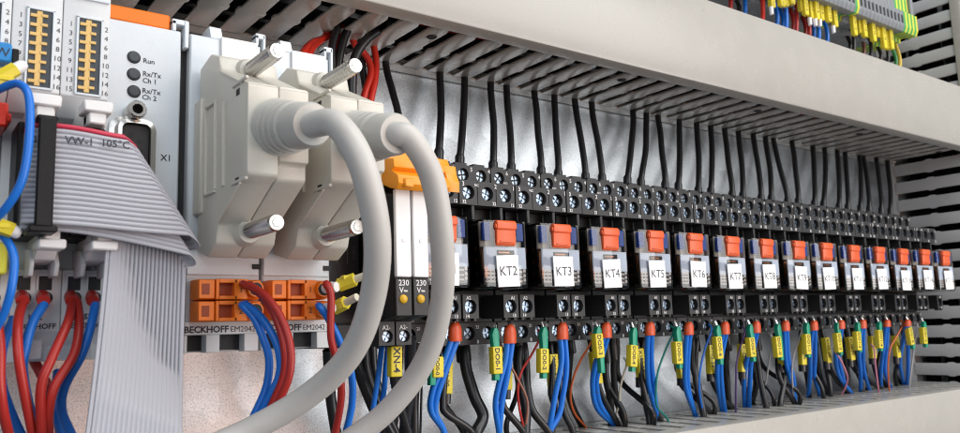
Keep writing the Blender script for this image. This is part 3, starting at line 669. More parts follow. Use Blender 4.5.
for mat, cn, i, ox, pth in thin:
    P = down_path(q4(pth, ox), 38)
    solo('thin_wire', MB().tube([(P[0][0]+.4, 36, P[0][2]+3)]+P, .55, 8, 6), mat, 'thin %s wire curving down below relay KT%d' % (cn, i), 'wire', 'thin coloured wires below the relays')

# ================================================================== SLIM 230 V RELAYS with orange clip
def slim(x0, label):
    x1 = x0+6.55
    t = thing('slim_relay', label, 'relay', (x0+3.2, 0, -21), 'slim 230 V relays beside KT1')
    part('body', MB().prism([(3, 46), (52, 46), (64, 34), (80.6, 30), (80.6, -11), (70, -12.5), (62, -21), (3, -21)], 'x', x0, x1, .25), 'black', t)
    part('marker_plate', MB().box(x0+.25, x1-.3, 80.7, 82.3, 1.9, 31.5, .3), 'white', t)
    p2 = MB().box(x0+2.6, x0+3.9, 82.2, 82.5, 13.6, 14.8, .1); part('moulded_dot', p2, 'white', t)
    f = MB().box(x0+.2, x1-.2, 80.7, 81.9, -11, 1.5, .25); part('lower_face', f, 'sockg', t)
    part('lamp', MB().lathe((x0+2.9, 81.9, -5.4), (x0+2.9, 82.9, -5.4), [(0, 1.55), (.5, 1.4), (1, .6)], 14), 'led', t)
    part('lettering', MB().text('230', (x0+3.2, 82.0, -.9), 2.7, bold=.015).text('V~', (x0+3.0, 82.0, -3.3), 2.6, bold=.015).box(x0+3.3, x0+4.7, 81.95, 82.02, -3.0, -2.75), 'white_ink', t, smooth=False)
    tb = MB().wells(x0+.2, x1-.2, -20.6, -12.4, 70, 40, [x0+3.6], -17.6, 2.1, 2.5); o = part('terminal', tb, 'sockg', t); screw(t, x0+3.6, 68.6, -17.6, .5, .78)
    part('terminal_lettering', MB().text('A2-', (x0+3.1, 70.1, -15.2), 2.1, bold=.02), 'white_ink', t, smooth=False)
    return t
slim(-66.0, 'slim relay with white plate and yellow lamp, under the clip beside the black module')
slim(-59.2, 'slim relay with white plate and yellow lamp, under the clip on the KT1 side')
cl = thing('retaining_clip', 'stepped orange clip across the top of the slim white relays', 'clip', (-53, 60, 31))
prof = [(48, 47), (72, 47.5), (76, 45.0), (79, 45.0), (80.5, 42), (84, 41.5), (84.5, 38.5), (82.5, 37.6), (84.5, 36.6), (86.5, 35.4), (87.2, 32.6), (85.6, 30.6), (81.2, 31.8), (60, 40), (48, 42)]
part('ridge', MB().prism(prof, 'x', -67.2, -46.5, .25), 'clip', cl)
prof2 = [(d-.5, z-.4) for d, z in prof[:6]]+[(84.0, 38.0), (85.6, 35.0), (85.5, 31.4), (80.8, 32.4), (60, 40), (48, 41)]
part('end_lip', MB().prism(prof2, 'x', -46.3, -41.5, .25), 'clip', cl)
part('notch', MB().box(-65.2, -61.5, 84, 87.9, 31.2, 34.4, .5), 'clip', cl)

# ================================================================== BLACK MODULE behind the cable
t = thing('black_module', 'black moulded module between the grey plug and the slim relays', 'module', (-73.5, 0, -21))
part('body', MB().box(-80.3, -67.3, 3, 60, -21, 46, .6), 'black', t)
w = MB()
for k, s in enumerate(('LS1', '2 NO', '4 A', 'COM')): w.text(s, (-77+k*2.7, 60.1, 14-k*1.5), 2.0, right=(0, 0, 1), up=(-1, 0, 0), align='LEFT')
w.box(-72.6, -72.2, 60, 60.15, 8, 20); w.box(-76.4, -76.0, 60, 60.15, 8, 20); part('embossed_mark', w, 'sock', t)
part('step', MB().box(-80, -67.5, 60, 64, -20.6, -13, .4), 'black', t)
for (x0, y0, x1, y1, nm) in ((331, 288, 370, 274, 'upper'), (333, 309, 357, 297, 'lower')):
    a = at_d(x0, y0, 74); b = at_d(x1, y1, 84)
    t = thing('tagged_stub', 'pale flat wire stub with yellow tag, %s of two on the black module' % nm, 'wire stub', a, 'yellow tagged stubs on the black module')
    q = MB(); dv = Vector((b[0]-a[0], b[1]-a[1], b[2]-a[2]))
    q.tube([a, tuple(Vector(a)+dv*.5), b], 1.25, 10, 3); part('stub', q, 'wwhite', t)
    f0, f1 = (.20, .62) if nm == 'upper' else (.05, .55)
    c = MB().tube([tuple(Vector(a)+dv*f0), tuple(Vector(a)+dv*f1)], 2.2, 6); c.box(a[0]+dv.x*f0, a[0]+dv.x*f1, a[1]+dv.y*.3, a[1]+dv.y*.3+2.5, a[2]+dv.z*f0+1.5, a[2]+dv.z*f0+3.0, .2)
    part('marker_tag', c, 'tag', t)
    # tail goes back into the module
    part('tail', MB().tube([a, (a[0]+1, 66, a[2]-1), (a[0]+4, 58, a[2]-1.5)], 1.1, 8, 4), 'wwhite', t)

# ================================================================== FIELDBUS MODULES
def em_module(x0, x1, tag):
    t = thing('bus_module', 'light grey module with an orange two-way connector, %s' % tag, 'module', ((x0+x1)/2, 0, -21), 'light grey modules behind the plugs')
    b = MB().box(x0, x1, 3, 64, -11.2, 79.2, .35)
    b.box(x0, x1, 3, 58.5, -20.4, -11.2, .3); b.box(x0, x1, 58.3, 64, -15.2, -11.1, .25)
    for a, e in ((x0, x0+1.0), (x0+6.6, x0+10.8), (x1-4.6, x1)): b.box(a, e, 58.4, 63.6, -20.6, -15.1, .2)
    part('body', b, 'module2' if x0 < -110 else 'module2', t)
    part('foot_recess', MB().box(x0+1, x1-1, 58.4, 59.2, -20, -15.3), 'hole', t)
    part('front_plate', MB().box(x0+.2, x1-.5, 64.02, 64.6, 3, 78.8, .2), 'module', t)
    part('label_plate', MB().box(x0+9.4, x1-1.6, 64.5, 65.6, 72.6, 79.6, .3), 'white', t)
    part('top_wedge', MB().prism([(52, 79.1), (64, 79.1), (62, 83.6), (55, 83.6)], 'x', x0+6.5, x0+10.5, .3), 'module', t)
    part('hook', MB().box(x1-2.2, x1-1.2, 61.5, 65.2, 79, 82.6, .2).box(x1-2.2, x1+1.0, 61.5, 65.2, 81.4, 83.2, .2).box(x1+.3, x1+1.2, 61.5, 65.2, 73.5, 83.0, .2), 'module', t)
    part('slot', MB().box(x1-2.6, x1+.1, 64.4, 65.0, 5.0, 6.6), 'hole', t)
    w = MB().text('BECKHOFF', (x0+6.6, 64.1, -14.5), 2.75, bold=.03).text('EM2042', (x0+17.9, 64.1, -14.5), 2.45)
    part('lettering', w, 'ink', t, smooth=False)
    return t
em_module(-128.6, -105.5, 'next to the X1 front plate')
em_module(-104.6, -81.0, 'next to the black module')
def orange_plug(x0, label):
    x1 = x0+19.2; d = 73
    t = thing('spring_connector', label, 'connector', (x0+10, 64, -11), 'orange two-way connectors')
    for k, (z0, z1, n) in enumerate(((-4.9, 1.2, '1'), (-11.4, -5.3, '2'))):
        b = MB()
        b.box(x0, x1, 64.7, d-2.2, z0, z1, .25)
        b.box(x0, x0+4.8, d-2.2, d, z0+.2, z1-.2, .25); b.box(x0+5.0, x0+6.0, d-2.2, d+.4, z0, z1, .2)
        b.box(x0+6.0, x0+11.4, d-2.2, d+.4, z1-1.2, z1, .15); b.box(x0+6.0, x0+11.4, d-2.2, d+.4, z0, z0+1.1, .15); b.box(x0+10.6, x0+14.6, d-2.2, d+.4, z0, z1, .2)
        b.box(x0+14.6, x1, d-2.2, d-.6, z0+.2, z1-.2, .25)
        zc = (z0+z1)/2
        b.lathe((x0+16.8, d-2.2, zc), (x0+16.8, d+1.6, zc), [(0, 2.75), (.8, 2.75), (1, 2.4)], 16)
        part('terminal', b, 'orange', t)
        part('release_slot', MB().box(x0+6.0, x0+10.6, d-2.3, d-1.9, z0+1.1, z1-1.2), 'oslot', t)
        part('wire_hole', MB().cyl((x0+16.8, d+1.5, zc), (x0+16.8, d+1.75, zc), 2.0, 2.0, 14), 'hole', t)
        part('lettering', MB().text(n, (x0+12.6, d+.5, zc-.9), 2.6), 'ink', t, smooth=False)
        part('grip_mark', MB().box(x0+1.0, x0+3.2, d, d+.12, zc-1.6, zc+1.6), 'oslot', t)
    return t
orange_plug(-127.4, 'orange two-way connector with two red and two blue wires')
orange_plug(-104.9, 'orange two-way connector with one red and one blue wire')
# X1 front plate module
t = thing('bus_module', 'light grey module with three dark lamps and the X1 socket', 'module', (-142, 0, -21), 'light grey modules behind the plugs')
part('body', MB().box(-153.0, -131.0, 3, 63, -20.5, 78.6, .35), 'module2', t)
part('front_plate', MB().box(-153.0, -131.6, 63.05, 64.4, -14, 79.0, .25), 'module', t)
part('orange_strip', MB().box(-152.6, -134.6, 56, 63.6, 79.2, 84.0, .5), 'clip' if False else 'orange', t)
part('hook', MB().box(-134.2, -133.0, 61, 64.5, 79, 82.4, .2).box(-134.2, -129.4, 61, 64.5, 81.2, 82.9, .2).box(-130.5, -129.2, 61, 64.8, 74, 82.7, .2), 'module', t)
part('gap_shade', MB().box(-130.95, -129.0, 3, 61, -20, 76), 'hole', t)  # solid dark filler standing for the shade between the modules
for x, z in ((-145.2, 68.2), (-145.1, 62.9), (-144.9, 57.6)):
    l = part('lamp', MB().lathe((x, 64.3, z), (x, 65.2, z), [(0, 1.75), (.6, 1.65), (1, 1.3)], 20), 'lens', t)
    part('lamp_rim', MB().lathe((x, 64.35, z), (x, 64.8, z), [(0, 2.0), (1, 1.78)], 20), 'hole', l)
w = MB().text('Run', (-142.6, 64.5, 67.0), 2.15, align='LEFT', bold=.01)
for a, z in (('Rx/Tx', 62.9), ('Ch 1', 60.8), ('Rx/Tx', 57.6), ('Ch 2', 55.6)): w.text(a, (-142.6, 64.5, z), 2.15, align='LEFT', bold=.01)
w.text('X1', (-136.8, 64.5, 37.4), 2.7, align='LEFT', bold=.01); part('lettering', w, 'ink', t, smooth=False)
sh = MB()
def rr(cx, cz, hx, hz, r, d, n=6):
    return [V(cx+sx*(hx-r)+r*math.cos(a0+PI/2*i/n), d, cz+sz*(hz-r)+r*math.sin(a0+PI/2*i/n)) for sx, sz, a0 in ((1, 1, 0), (-1, 1, PI/2), (-1, -1, PI), (1, -1, 3*PI/2)) for i in range(n+1)]
cx, cz = -145.0, 33.0
sh.loft([rr(cx, cz, 6.6, 16.2, 3.4, 64.45), rr(cx, cz, 6.6, 16.2, 3.4, 65.2), rr(cx, cz, 5.2, 14.8, 2.6, 65.6), rr(cx, cz, 5.0, 14.6, 2.6, 69.6), rr(cx, cz, 4.0, 13.6, 2.0, 69.9), rr(cx, cz, 3.8, 13.4, 2.0, 67.8)], cap=False)
s_ = part('port_shell', sh, 'chrome', t)
ins = part('port_insert', MB().loft([rr(cx, cz, 3.7, 13.3, 1.7, 65), rr(cx, cz, 3.7, 13.3, 1.7, 68.4)]), 'sockg', t)
for k in range(9):
    part('pin_hole', MB().cyl((cx+(1.3 if k % 2 else -1.3), 68.35, cz+10.2-k*1.5), (cx+(1.3 if k % 2 else -1.3), 68.5, cz+10.2-k*1.5), .75, .75, 10), 'hole', ins)
nut = MB()
n = 18; o1 = [(0, 2.2), (.1, 2.6), (.9, 2.6), (1, 2.2)]
nut.loft([[V(-145.2+r*math.cos(2*PI*i/n), d, 50.6+r*math.sin(2*PI*i/n)) for i in range(n)] for r, d in ((2.7, 64.4), (2.7, 70.6), (2.3, 71.2), (1.5, 71.2), (1.4, 66))], cap=False)
part('jack_nut', nut, 'chrome', t)
part('jack_nut', MB().cyl((-145.2, 64.4, 50.6), (-145.2, 66.2, 50.6), 1.5, 1.5, 12), 'hole', t)

# ================================================================== D-SUB PLUGS with cables
def plug(xc, label, cpts):
    x0, x1 = xc-9.0, xc+9.0
    t = thing('cable_plug', label, 'plug', (xc, 64.7, 8), 'beige cable plugs')
    shape = [(66.0, 9.5), (66.0, 67.5), (76, 69.3), (83.5, 66.4), (85.0, 61.8), (103.0, 53.4), (107.0, 52.2), (107.6, 51.4), (107.6, 27.2), (107.0, 26.4), (103.0, 25.0), (85.0, 16.0), (83.0, 10.6), (76, 7.2)]
    part('half_shell', MB().prism(shape, 'x', x0, xc-.06, .8), 'hood', t)
    other = shape[:7]+[(107.3, 51.4), (107.3, 31.0), (105.2, 30.6), (105.2, 26.2)]+shape[-4:]
    part('half_shell', MB().prism(other, 'x', xc+.06, x1, .8), 'hood', t)
    for z in (62.6, 14.2): part('screw_lobe', MB().lathe((xc-.2, 74, z), (xc-.2, 86.5, z), [(0, 4.6), (.8, 4.2), (1, 3.4)], 20), 'hood', t)
    base = MB().box(x0-1.2, x1+.6, 64.7, 71.5, 21, 56.5, .5); part('flange', base, 'hood', t)
    for s, xx in ((-1, x0), (1, x1)):
        r_ = MB()
        lo, hi = (xx-.8, xx+.3) if s < 0 else (xx-.3, xx+.8)
        r_.box(lo, hi, 73.6, 74.3, 25.5, 53.0, .15); r_.box(lo, hi, 82.0, 82.8, 26.4, 52.4, .15); r_.box(lo, hi, 73.6, 82.8, 52.3, 53.0, .15); r_.box(lo, hi, 73.6, 82.8, 25.5, 26.2, .15)
        r_.box(lo, hi, 89.3, 90.0, 26.2, 50.8, .15)
        if s < 0:
            for za, zb in ((61.2, 53.2), (16.7, 25.4)): part('slanted_lip', MB().prism([(85.6, za), (103.0, zb), (103.0, zb-.7), (85.6, za-.7)], 'x', xx-.35, xx+.2), 'hood', t)
        part('raised_border', r_, 'hood', t)
    for z in (54.0, 24.0):
        part('latch_slot', MB().box(x0-.06, x0+1, 98.8, 101.6, z-1.1-(3 if z > 40 else -2), z+.9-(3 if z > 40 else -2), .1), 'hole', t)
        part('latch_rib', MB().box(x0-.5, x0+.4, 96.5, 107.4, z-.3-(0.8 if z > 40 else -1.4), z+.6-(.8 if z > 40 else -1.4), .15), 'hood', t)
    for z in (62.6, 14.2):
        prof = [(0, 1.5), (.04, 2.1), (.10, 2.2)]
        k = 12
        for i in range(k): prof += [(.12+.84*i/k, 2.42), (.12+.84*(i+.5)/k, 1.98)]
        prof += [(.965, 2.35), (1, 2.1)]
        s_ = part('thumbscrew', MB().lathe((xc-.2, 79, z), (xc-.2, 106.5, z), prof, 18), 'chrome', t)
        cb = MB().lathe((xc-.2, 106.4, z), (xc-.2, 106.7, z), [(0, 1.5), (1, 1.3)], 6); part('end_boss', cb, 'chrome', s_)
    # ribbed boot
    b0, b1 = (xc, 107.4, 40.2), cpts[0]
    prof = [(0, 8.0), (.03, 8.2)]
    k = 4
    for i in range(k): prof += [(.06+.56*i/k, 7.8-.35*i), (.06+.56*(i+.62)/k, 7.75-.35*i), (.06+.56*(i+.66)/k, 6.7-.3*i), (.06+.56*(i+.97)/k, 6.65-.3*i)]
    prof += [(.64, 6.2), (.95, 5.8), (1.0, 5.2), (1.001, 3.5)]
    part('boot', MB().lathe(b0, b1, prof, 32), 'boot', t)
    d0 = Vector(cpts[0]) - Vector(b0); d0.normalize()
    part('cable', MB().tube([tuple(Vector(cpts[0])-d0*4)]+cpts, 3.4, 24, 12), 'cable', t)
    return t
def P(px, py, d): return at_d(px, py, d)
plug(-117.0, 'beige plug with thick grey cable standing next to the ribbon cable', [(-117.0, 129.0, 36.2), P(337, 125, 137), P(362, 165, 143), P(377, 235, 140), P(372, 300, 130), P(350, 355, 118), P(308, 396, 106), P(250, 430, 96), P(200, 452, 92)])
plug(-92.6, 'beige plug with thick grey cable standing next to the slim relays', [(-92.6, 129.5, 36.6), P(411, 140, 131), P(432, 178, 129), P(442, 240, 124), P(441, 305, 114), P(424, 362, 104), P(386, 412, 94), P(330, 454, 84)])

# wires of the orange connectors
def lead(name_lab, mat, pts, d0, d1, r, start=None, cat='wire', group='wires of the orange connectors', mid=None):
    n = len(pts); out = []
    for i, (x, y) in enumerate(pts):
        f = i/(n-1); d = d0+(d1-d0)*f+(mid or 0)*math.sin(PI*f); out.append(at_d(x, y, d))
    if start: out = [start]+out
    return solo('lead_wire', MB().tube(out, r, 12, 8), mat, name_lab, cat, group)
X1, X2 = -127.4+16.8, -104.9+16.8
lead('outer red wire looping from the first orange connector, above the blue ones', 'wred', [(243, 284), (262, 293), (280, 316), (290, 346), (289, 376), (277, 405), (262, 440)], 77, 86, 1.18, (X1, 72, -1.6), mid=12)
lead('inner red wire looping from the first orange connector', 'wred', [(250, 285), (264, 298), (276, 318), (284, 346), (284, 374), (272, 405), (256, 440)], 77, 82, 1.18, (X1+.8, 72, -2.2), mid=9)
lead('outer blue wire looping from the first orange connector', 'wblue', [(245, 304), (258, 314), (270, 330), (279, 352), (279, 376), (265, 405), (248, 440)], 77, 80, 1.18, (X1+.5, 72, -8.2), mid=8)
lead('inner blue wire looping from the first orange connector', 'wblue', [(242, 305), (254, 318), (263, 338), (269, 360), (266, 388), (252, 420), (243, 440)], 77, 78, 1.18, (X1-.6, 72, -8.6), mid=5)
lead('red wire with white ferrule from the second orange connector', 'wred', [(326, 284), (331, 296), (331, 338), (339, 368), (341, 399), (334, 440)], 79, 76, 1.18, (X2+2, 76, -1.6), mid=4)
lead('blue wire with white ferrule from the second orange connector', 'wblue', [(319, 306), (328, 318), (340, 342), (351, 372), (352, 404), (344, 440)], 78, 72, 1.18, (X2, 72, -8.2), mid=4)
for nm, z in (('upper', -1.6), ('lower', -8.2)):
    solo('white_ferrule', MB().lathe((X2, 73, z), (X2+(2.5 if z > -5 else 1.0), 78.5, z+.3), [(0, 1.7), (.7, 1.9), (1, 1.6)], 14), 'white', 'white ferrule in the %s hole of the second orange connector' % nm, 'ferrule', 'white ferrules')

# ================================================================== LEFT BUS TERMINALS
def kl(x0, label, full=True):
    x1 = x0+11.9
    t = thing('bus_terminal', label, 'terminal', (x0+6, 0, -21), 'narrow grey terminals with numbered pin windows')
    b = MB().prism([(3, 98), (66, 98), (75.4, 84), (76, 80), (76, 50.5), (70, 45.5), (66, 45), (66, 4), (68, 3), (68, -13), (65, -17), (65, -21), (3, -21)], 'x', x0, x1, .3)
    part('body', b, 'module2', t)
    fr = MB(); fr.box(x0+.5, x1-.4, 75.9, 76.6, 78.5, 79.4, .15); fr.box(x0+3.3, x0+3.9, 75.9, 76.7, 51.2, 73.3, .1); fr.box(x1-2.4, x1-1.8, 75.9, 76.7, 51.2, 73.3, .1); fr.box(x0+3.3, x1-1.8, 75.9, 76.7, 72.9, 73.5, .1); fr.box(x0+3.3, x1-1.8, 75.9, 76.7, 50.9, 51.5, .1)
    part('window_frame', fr, 'module', t)
    part('pin_window', MB().box(x0+3.9, x1-2.4, 75.9, 76.3, 51.5, 72.9), 'lens', t)
    part('pin_strip', MB().box(x0+5.6, x0+7.0, 76.2, 76.6, 51.8, 72.6, .1), 'brass', t)
    for k in range(8):
        z = 71.3-k*2.6
        part('pin', MB().box(x0+4.1, x0+6.0, 76.2, 76.75, z-.55, z+.35, .08), 'brass', t)
        part('pin', MB().box(x0+6.7, x0+8.3, 76.2, 76.75, z-.25, z+.55, .08), 'brass', t)
    w = MB()
    for k in range(8): w.text(str(2*k+1), (x0+2.0, 76.08, 70.2-k*2.65), 2.0); w.text(str(2*k+2), (x1-.9, 76.08, 70.2-k*2.65), 2.0)
    part('lettering', w, 'ink', t, smooth=False)
    if full:
        # header latches above and below the ribbon plug
        u = MB().prism([(66, 41), (84, 39.5), (88, 40), (88, 43.4), (84, 45), (66, 46)], 'x', x0+4.6, x0+9.4, .4); u.box(x0+3.2, x0+10.2, 84, 92, 42.6, 45.6, .4); u.box(x0+4.6, x0+8.8, 84, 91, 39.6, 42.8, .4)
        part('upper_latch', u, 'white', t)
        l = MB().prism([(66, 4.5), (80, 5), (83, 7), (83, 12.8), (76, 12.8), (66, 11)], 'x', x0+7.2, x0+12.0, .4); l.box(x0+6.6, x0+12.9, 80, 90, 7.0, 9.4, .4); l.box(x0+8.0, x0+11.6, 80, 89, 9.2, 12.4, .4)
        part('lower_latch', l, 'white', t)
        for s in (x0+6.2, x0+12.0): part('latch_ear', MB().prism([(66, 1.0), (78, 1.0), (80, 4.0), (76, 8), (66, 9)], 'x', s, s+1.1, .25), 'module2', t)
        part('header', MB().box(x0+2.2, x0+10.6, 66, 79, 11, 41, .4), 'black', t)
    XS = 3.5
    part('lower_block', MB().prism([(64, 3.4), (68.9, 3.4), (69.1, -13), (66, -17), (66, -21), (64, -21)], 'x', x0+XS, x1+XS, .3), 'module2', t)
    for k, xx in enumerate((x0+XS+2.9, x0+XS+8.0)):
        part('release_hole', MB().box(xx-1.6, xx+1.6, 68.8, 69.15, -2.1, 1.6), 'hole', t)
        part('hole_rim', MB().box(xx-2.1, xx+2.1, 68.8, 69.6, 1.6, 2.2, .1).box(xx-2.1, xx-1.6, 68.8, 69.6, -2.2, 1.6, .1), 'module2', t)
        part('wire_hole', MB().cyl((xx+.2, 68.9, -4.2), (xx+.2, 69.25, -4.2), 1.75, 1.75, 14), 'hole', t)
    part('brand_lettering', MB().text('BECKHOFF', (x0+XS+6.1, 69.2, -12.4), 2.0, bold=.025).text('KS2', (x0+XS+6, 69.2, -10.0), 2.1, bold=.02), 'ink', t, smooth=False)
    part('foot', MB().box(x0+XS+4, x0+XS+8, 64, 69, -20.4, -15.2, .3), 'module', t)
    return t
kl(-178.4, 'narrow grey terminal whose plug has the black strap')
kl(-166.3, 'narrow grey terminal beside the Run lamp plate')
kl(-190.5, 'narrow grey terminal with blue plug beside the strapped terminal', False)
# ribbon plugs
for x0, lab in ((-178.4, 'black ribbon plug with upright strap over the grey ribbon'), (-166.3, 'black ribbon plug hidden behind the grey ribbon')):
    t = thing('ribbon_plug', lab, 'plug', (x0+6.3, 79, 11.5), 'black ribbon plugs')
    part('body', MB().box(x0+3.0, x0+9.6, 79.1, 87.5, 11.6, 39.4, .5), 'black', t)
    if x0 < -170: 
        part('strap', MB().box(x0+4.8, x0+8.7, 94.6, 96.2, 11.5, 38.6, .4), 'black', t)
        part('strap_end', MB().box(x0+4.4, x0+9.1, 86, 95.5, 38.0, 39.3, .4), 'black', t); part('strap_end', MB().box(x0+3.6, x0+9.9, 86, 96, 10.2, 12.0, .4), 'black', t)
# ribbon cables
def ribbon(label, zt, dA, dB, xt, xb, sag, right_drift):
    NC, SUB = 20, 6; w = 1.27
    t = thing('ribbon_cable', label, 'ribbon cable', (-150, dB, -60), 'folded grey ribbon cables')
    def build(k0, k1, stop=None, start=0):
        b = MB(); rows = []
        for k in range(k0, k1):
            for s in range(SUB+(1 if k == k1-1 else 0)):
                u = k+s/SUB; zz = zt-u*w; h = .40*abs(math.sin(PI*(s/SUB)))**.7 if SUB else 0
                f = u/NC; xd = xt+(xb-xt)*f
                row = []
                for i in range(15):                    # horizontal run
                    g = i/14; x = -176+(xd+176)*g
                    sagz = -sag*g*g*(.2+.8*f)
                    row.append(V(x, dA+h+1.4*math.sin(PI*g)-1.2*(1-g), zz+sagz+.35*math.sin(5*g+f)))
                e = row[-1]
                R = (dA-dB)/2
                for i in range(1, 8):                  # roll over the diagonal fold
                    a = PI*i/8; rad = R+h
                    row.append(Vector((e.x+math.sin(a)*(R*.9+h*.7), -(dA-R+math.cos(a)*(R+h)), e.z-math.sin(a)*R*.35-i*.3)))
                ze = row[-1].z-.6
                for i in range(16):                    # run down
                    g = i/15; z_ = ze+(-62-ze)*g
                    row.append(V(e.x-(8.5*(1-f)+2.2*f)*(.55*g+.45*g*g)+.4*math.sin(g*4+f*2), dB-h+1.2*math.sin(PI*g)+13*g*g, z_))
                rows.append(row[start:(stop or None)])
        R_ = [[b.bm.verts.new(p) for p in r] for r in rows]
        for a, c in zip(R_, R_[1:]):
            for i in range(len(a)-1): b.bm.faces.new([a[i], a[i+1], c[i+1], c[i]])
        bmesh.ops.recalc_face_normals(b.bm, faces=b.bm.faces[:])
        return b
    o = part('conductors', build(1, NC), 'ribbon', t); 
    o2 = part('red_edge', build(0, 1, 20), 'ribred', t, 'red edge conductor')
    o3 = part('edge_conductor', build(0, 1, 0, 19), 'ribbon', t)
    for q in (o, o2, o3):
        md = q.modifiers.new('thickness', 'SOLIDIFY'); md.thickness = .0006; md.offset = -1
        q.data.polygons.foreach_set('use_smooth', [True]*len(q.data.polygons))
    return t, dA
rb, dA = ribbon('outer grey ribbon cable with a red edge, folded over and hanging down', 37.6, 93.2, 84.0, -153.8, -136.4, 1.0, -3)
part('lettering', MB().text('VW-1', (-164.4, dA+1.95, 32.7), 2.7, bold=.02).text('105°C', (-156.0, dA+1.95, 32.9), 2.7, bold=.02).text('20', (-175.0, dA+.9, 32.2), 2.6, bold=.02), 'ink', rb, smooth=False)
ribbon('inner grey ribbon cable tucked under the outer one and hanging down', 36.4, 91.2, 86.2, -155.0, -135.4, 5.0, -3)

# red and blue wires of the left terminals
def lw(label, mat, pts, d0, d1, r=1.55, start=None): 
    out = []
    n = len(pts)
    for i, (x, y) in enumerate(pts):
        f = i/(n-1); out.append(at_d(x, y, d0+(d1-d0)*f+7*math.sin(PI*f)))
    if start: out = [start]+out
    return solo('lead_wire', MB().tube(out, r, 12, 8), mat, label, 'wire', 'red and blue wires of the narrow terminals')
def hx(px, py): q = at_d(px, py, 69.2); return (q[0], 67.5, q[2])
lw('red wire from the strapped terminal bending straight down', 'wred', [(23, 300), (18, 322), (18, 350), (23, 385), (34, 440)], 72, 78, 1.2, hx(22, 296))
lw('blue wire from the strapped terminal slipping behind the red ones', 'wblue', [(45, 302), (33, 322), (26, 346), (23, 372), (30, 410), (40, 440)], 72, 68, 1.2, hx(42, 296))
lw('red wire of the lamp plate side terminal, crossing to the strapped side', 'wred', [(72, 300), (68, 322), (52, 358), (41, 388), (42, 440)], 72, 80, 1.2, hx(69, 296))
lw('second red wire of the lamp plate side terminal', 'wred', [(76, 300), (79, 324), (74, 354), (55, 386), (49, 412), (49, 440)], 72, 78, 1.2, hx(71, 297))
lw('blue wire of the lamp plate side terminal nearest the ribbon', 'wblue', [(95, 302), (92, 322), (82, 354), (65, 386), (62, 411), (74, 440)], 72, 70, 1.2, hx(90, 296))
lw('short dark red wire crossing behind the other wires', 'wred', [(28, 350), (40, 372), (50, 392), (58, 420), (62, 445)], 58, 54, 1.3)
lw('blue wire swinging down at the terminal with the blue plug', 'wblue', [(14, 318), (3, 345), (1, 380), (10, 410), (26, 445)], 72, 66, 1.2)
lw('red wire falling straight beside the swinging blue wire', 'wred', [(-6, 300), (0, 345), (0, 380), (3, 410), (10, 440)], 76, 78, 1.2)
lw('second blue wire hanging behind the ribbon side wires', 'wblue', [(58, 372), (56, 395), (58, 418), (66, 445)], 58, 58, 1.3)
for px, py, n in ((24, 300, 'strapped terminal, red side'), (45, 300, 'strapped terminal, blue side'), (73, 300, 'lamp plate side terminal, red side'), (94, 300, 'lamp plate side terminal, blue side')):
    q = at_d(px-2, py-5, 69.5); e = at_d(px, py+1, 73.5)
    solo('red_collar', MB().lathe((q[0], 68.9, q[2]), (e[0]-.3, 73.5, e[2]), [(0, 1.5), (.3, 1.75), (1, 1.6)], 14), 'wred', 'red collar round the wire in the %s' % n, 'collar', 'red wire collars')
# far-left plug, tags and the blue loop
t = thing('side_plug', 'blue plug with white letter on the outermost narrow terminal', 'plug', (-186, 76, 58))
q = at_d(4, 54, 80); part('body', MB().box(q[0]-7, q[0]+1.6, 76.8, 82, q[2]-2.6, q[2]+2.6, .5), 'bluec', t)
part('lettering', MB().text('W', (q[0]-.6, 82.1, q[2]-1.3), 3.4), 'ink', t, smooth=False)
part('cap', MB().box(q[0]+1.7, q[0]+3.4, 76.8, 80, q[2]-2.2, q[2]+2.0, .3), 'black', t)
q = at_d(3, 116, 80); solo('side_clip', MB().box(q[0]-5, q[0]+1.0, 68, 82, q[2]-3.2, q[2]+3.2, .6).box(q[0]-4, q[0]+2.0, 68, 79, q[2]-1.2, q[2]+1.2, .3), 'wredb', 'red clip below the blue plug on the outermost terminal', 'clip')
for (x0, y0, x1, y1, dd, lab) in ((-8, 82, 16, 69, 84, 'yellow tagged wire end below the blue plug'), (-6, 224, 13, 231, 90, 'yellow tagged wire end with white tip above the swinging blue wire')):
    a, b = at_d(x0, y0, dd), at_d(x1, y1, dd)
    t = thing('tagged_end', lab, 'wire end', a, 'yellow tagged wire ends')
    part('marker_tag', MB().tube([a, b], 1.9, 6).box(a[0], b[0]-.6, dd+1.3, dd+1.9, min(a[2], b[2])+.5, min(a[2], b[2])+1.6, .1), 'tag', t)
    d = Vector(b)-Vector(a); part('tip', MB().lathe(b, tuple(Vector(b)+d*.42), [(0, 1.6), (.7, 1.5), (1, .9)], 12), 'white', t)
    part('insulation', MB().tube([tuple(Vector(a)-d*.6), a], 1.1, 8), 'wyellow', t)
solo('lead_wire', MB().tube([at_d(-14, 98, 84), at_d(2, 88, 90), at_d(19, 84, 94), at_d(29, 98, 97), at_d(29, 140, 98), at_d(22, 180, 97), at_d(6, 208, 94), at_d(-14, 228, 88)], 1.0, 14, 10), 'wblue', 'blue wire looping past the outermost terminal in front of the pin windows', 'wire', 'blue loop wires')
solo('lead_wire', MB().tube([at_d(-10, 226, 84), at_d(5, 238, 88), at_d(14, 258, 91), at_d(11, 290, 91), at_d(2, 318, 88), at_d(-12, 340, 84)], 1.0, 14, 10), 'wblue', 'blue wire curving in front of the lower latch of the strapped terminal', 'wire', 'blue loop wires')
q = at_d(3, 258, 78); solo('side_block', MB().box(q[0]-5, q[0]+1, 69, 78, q[2]-4, q[2]+4, .5), 'tyel', 'dull yellow block behind the curving blue wire', 'block')

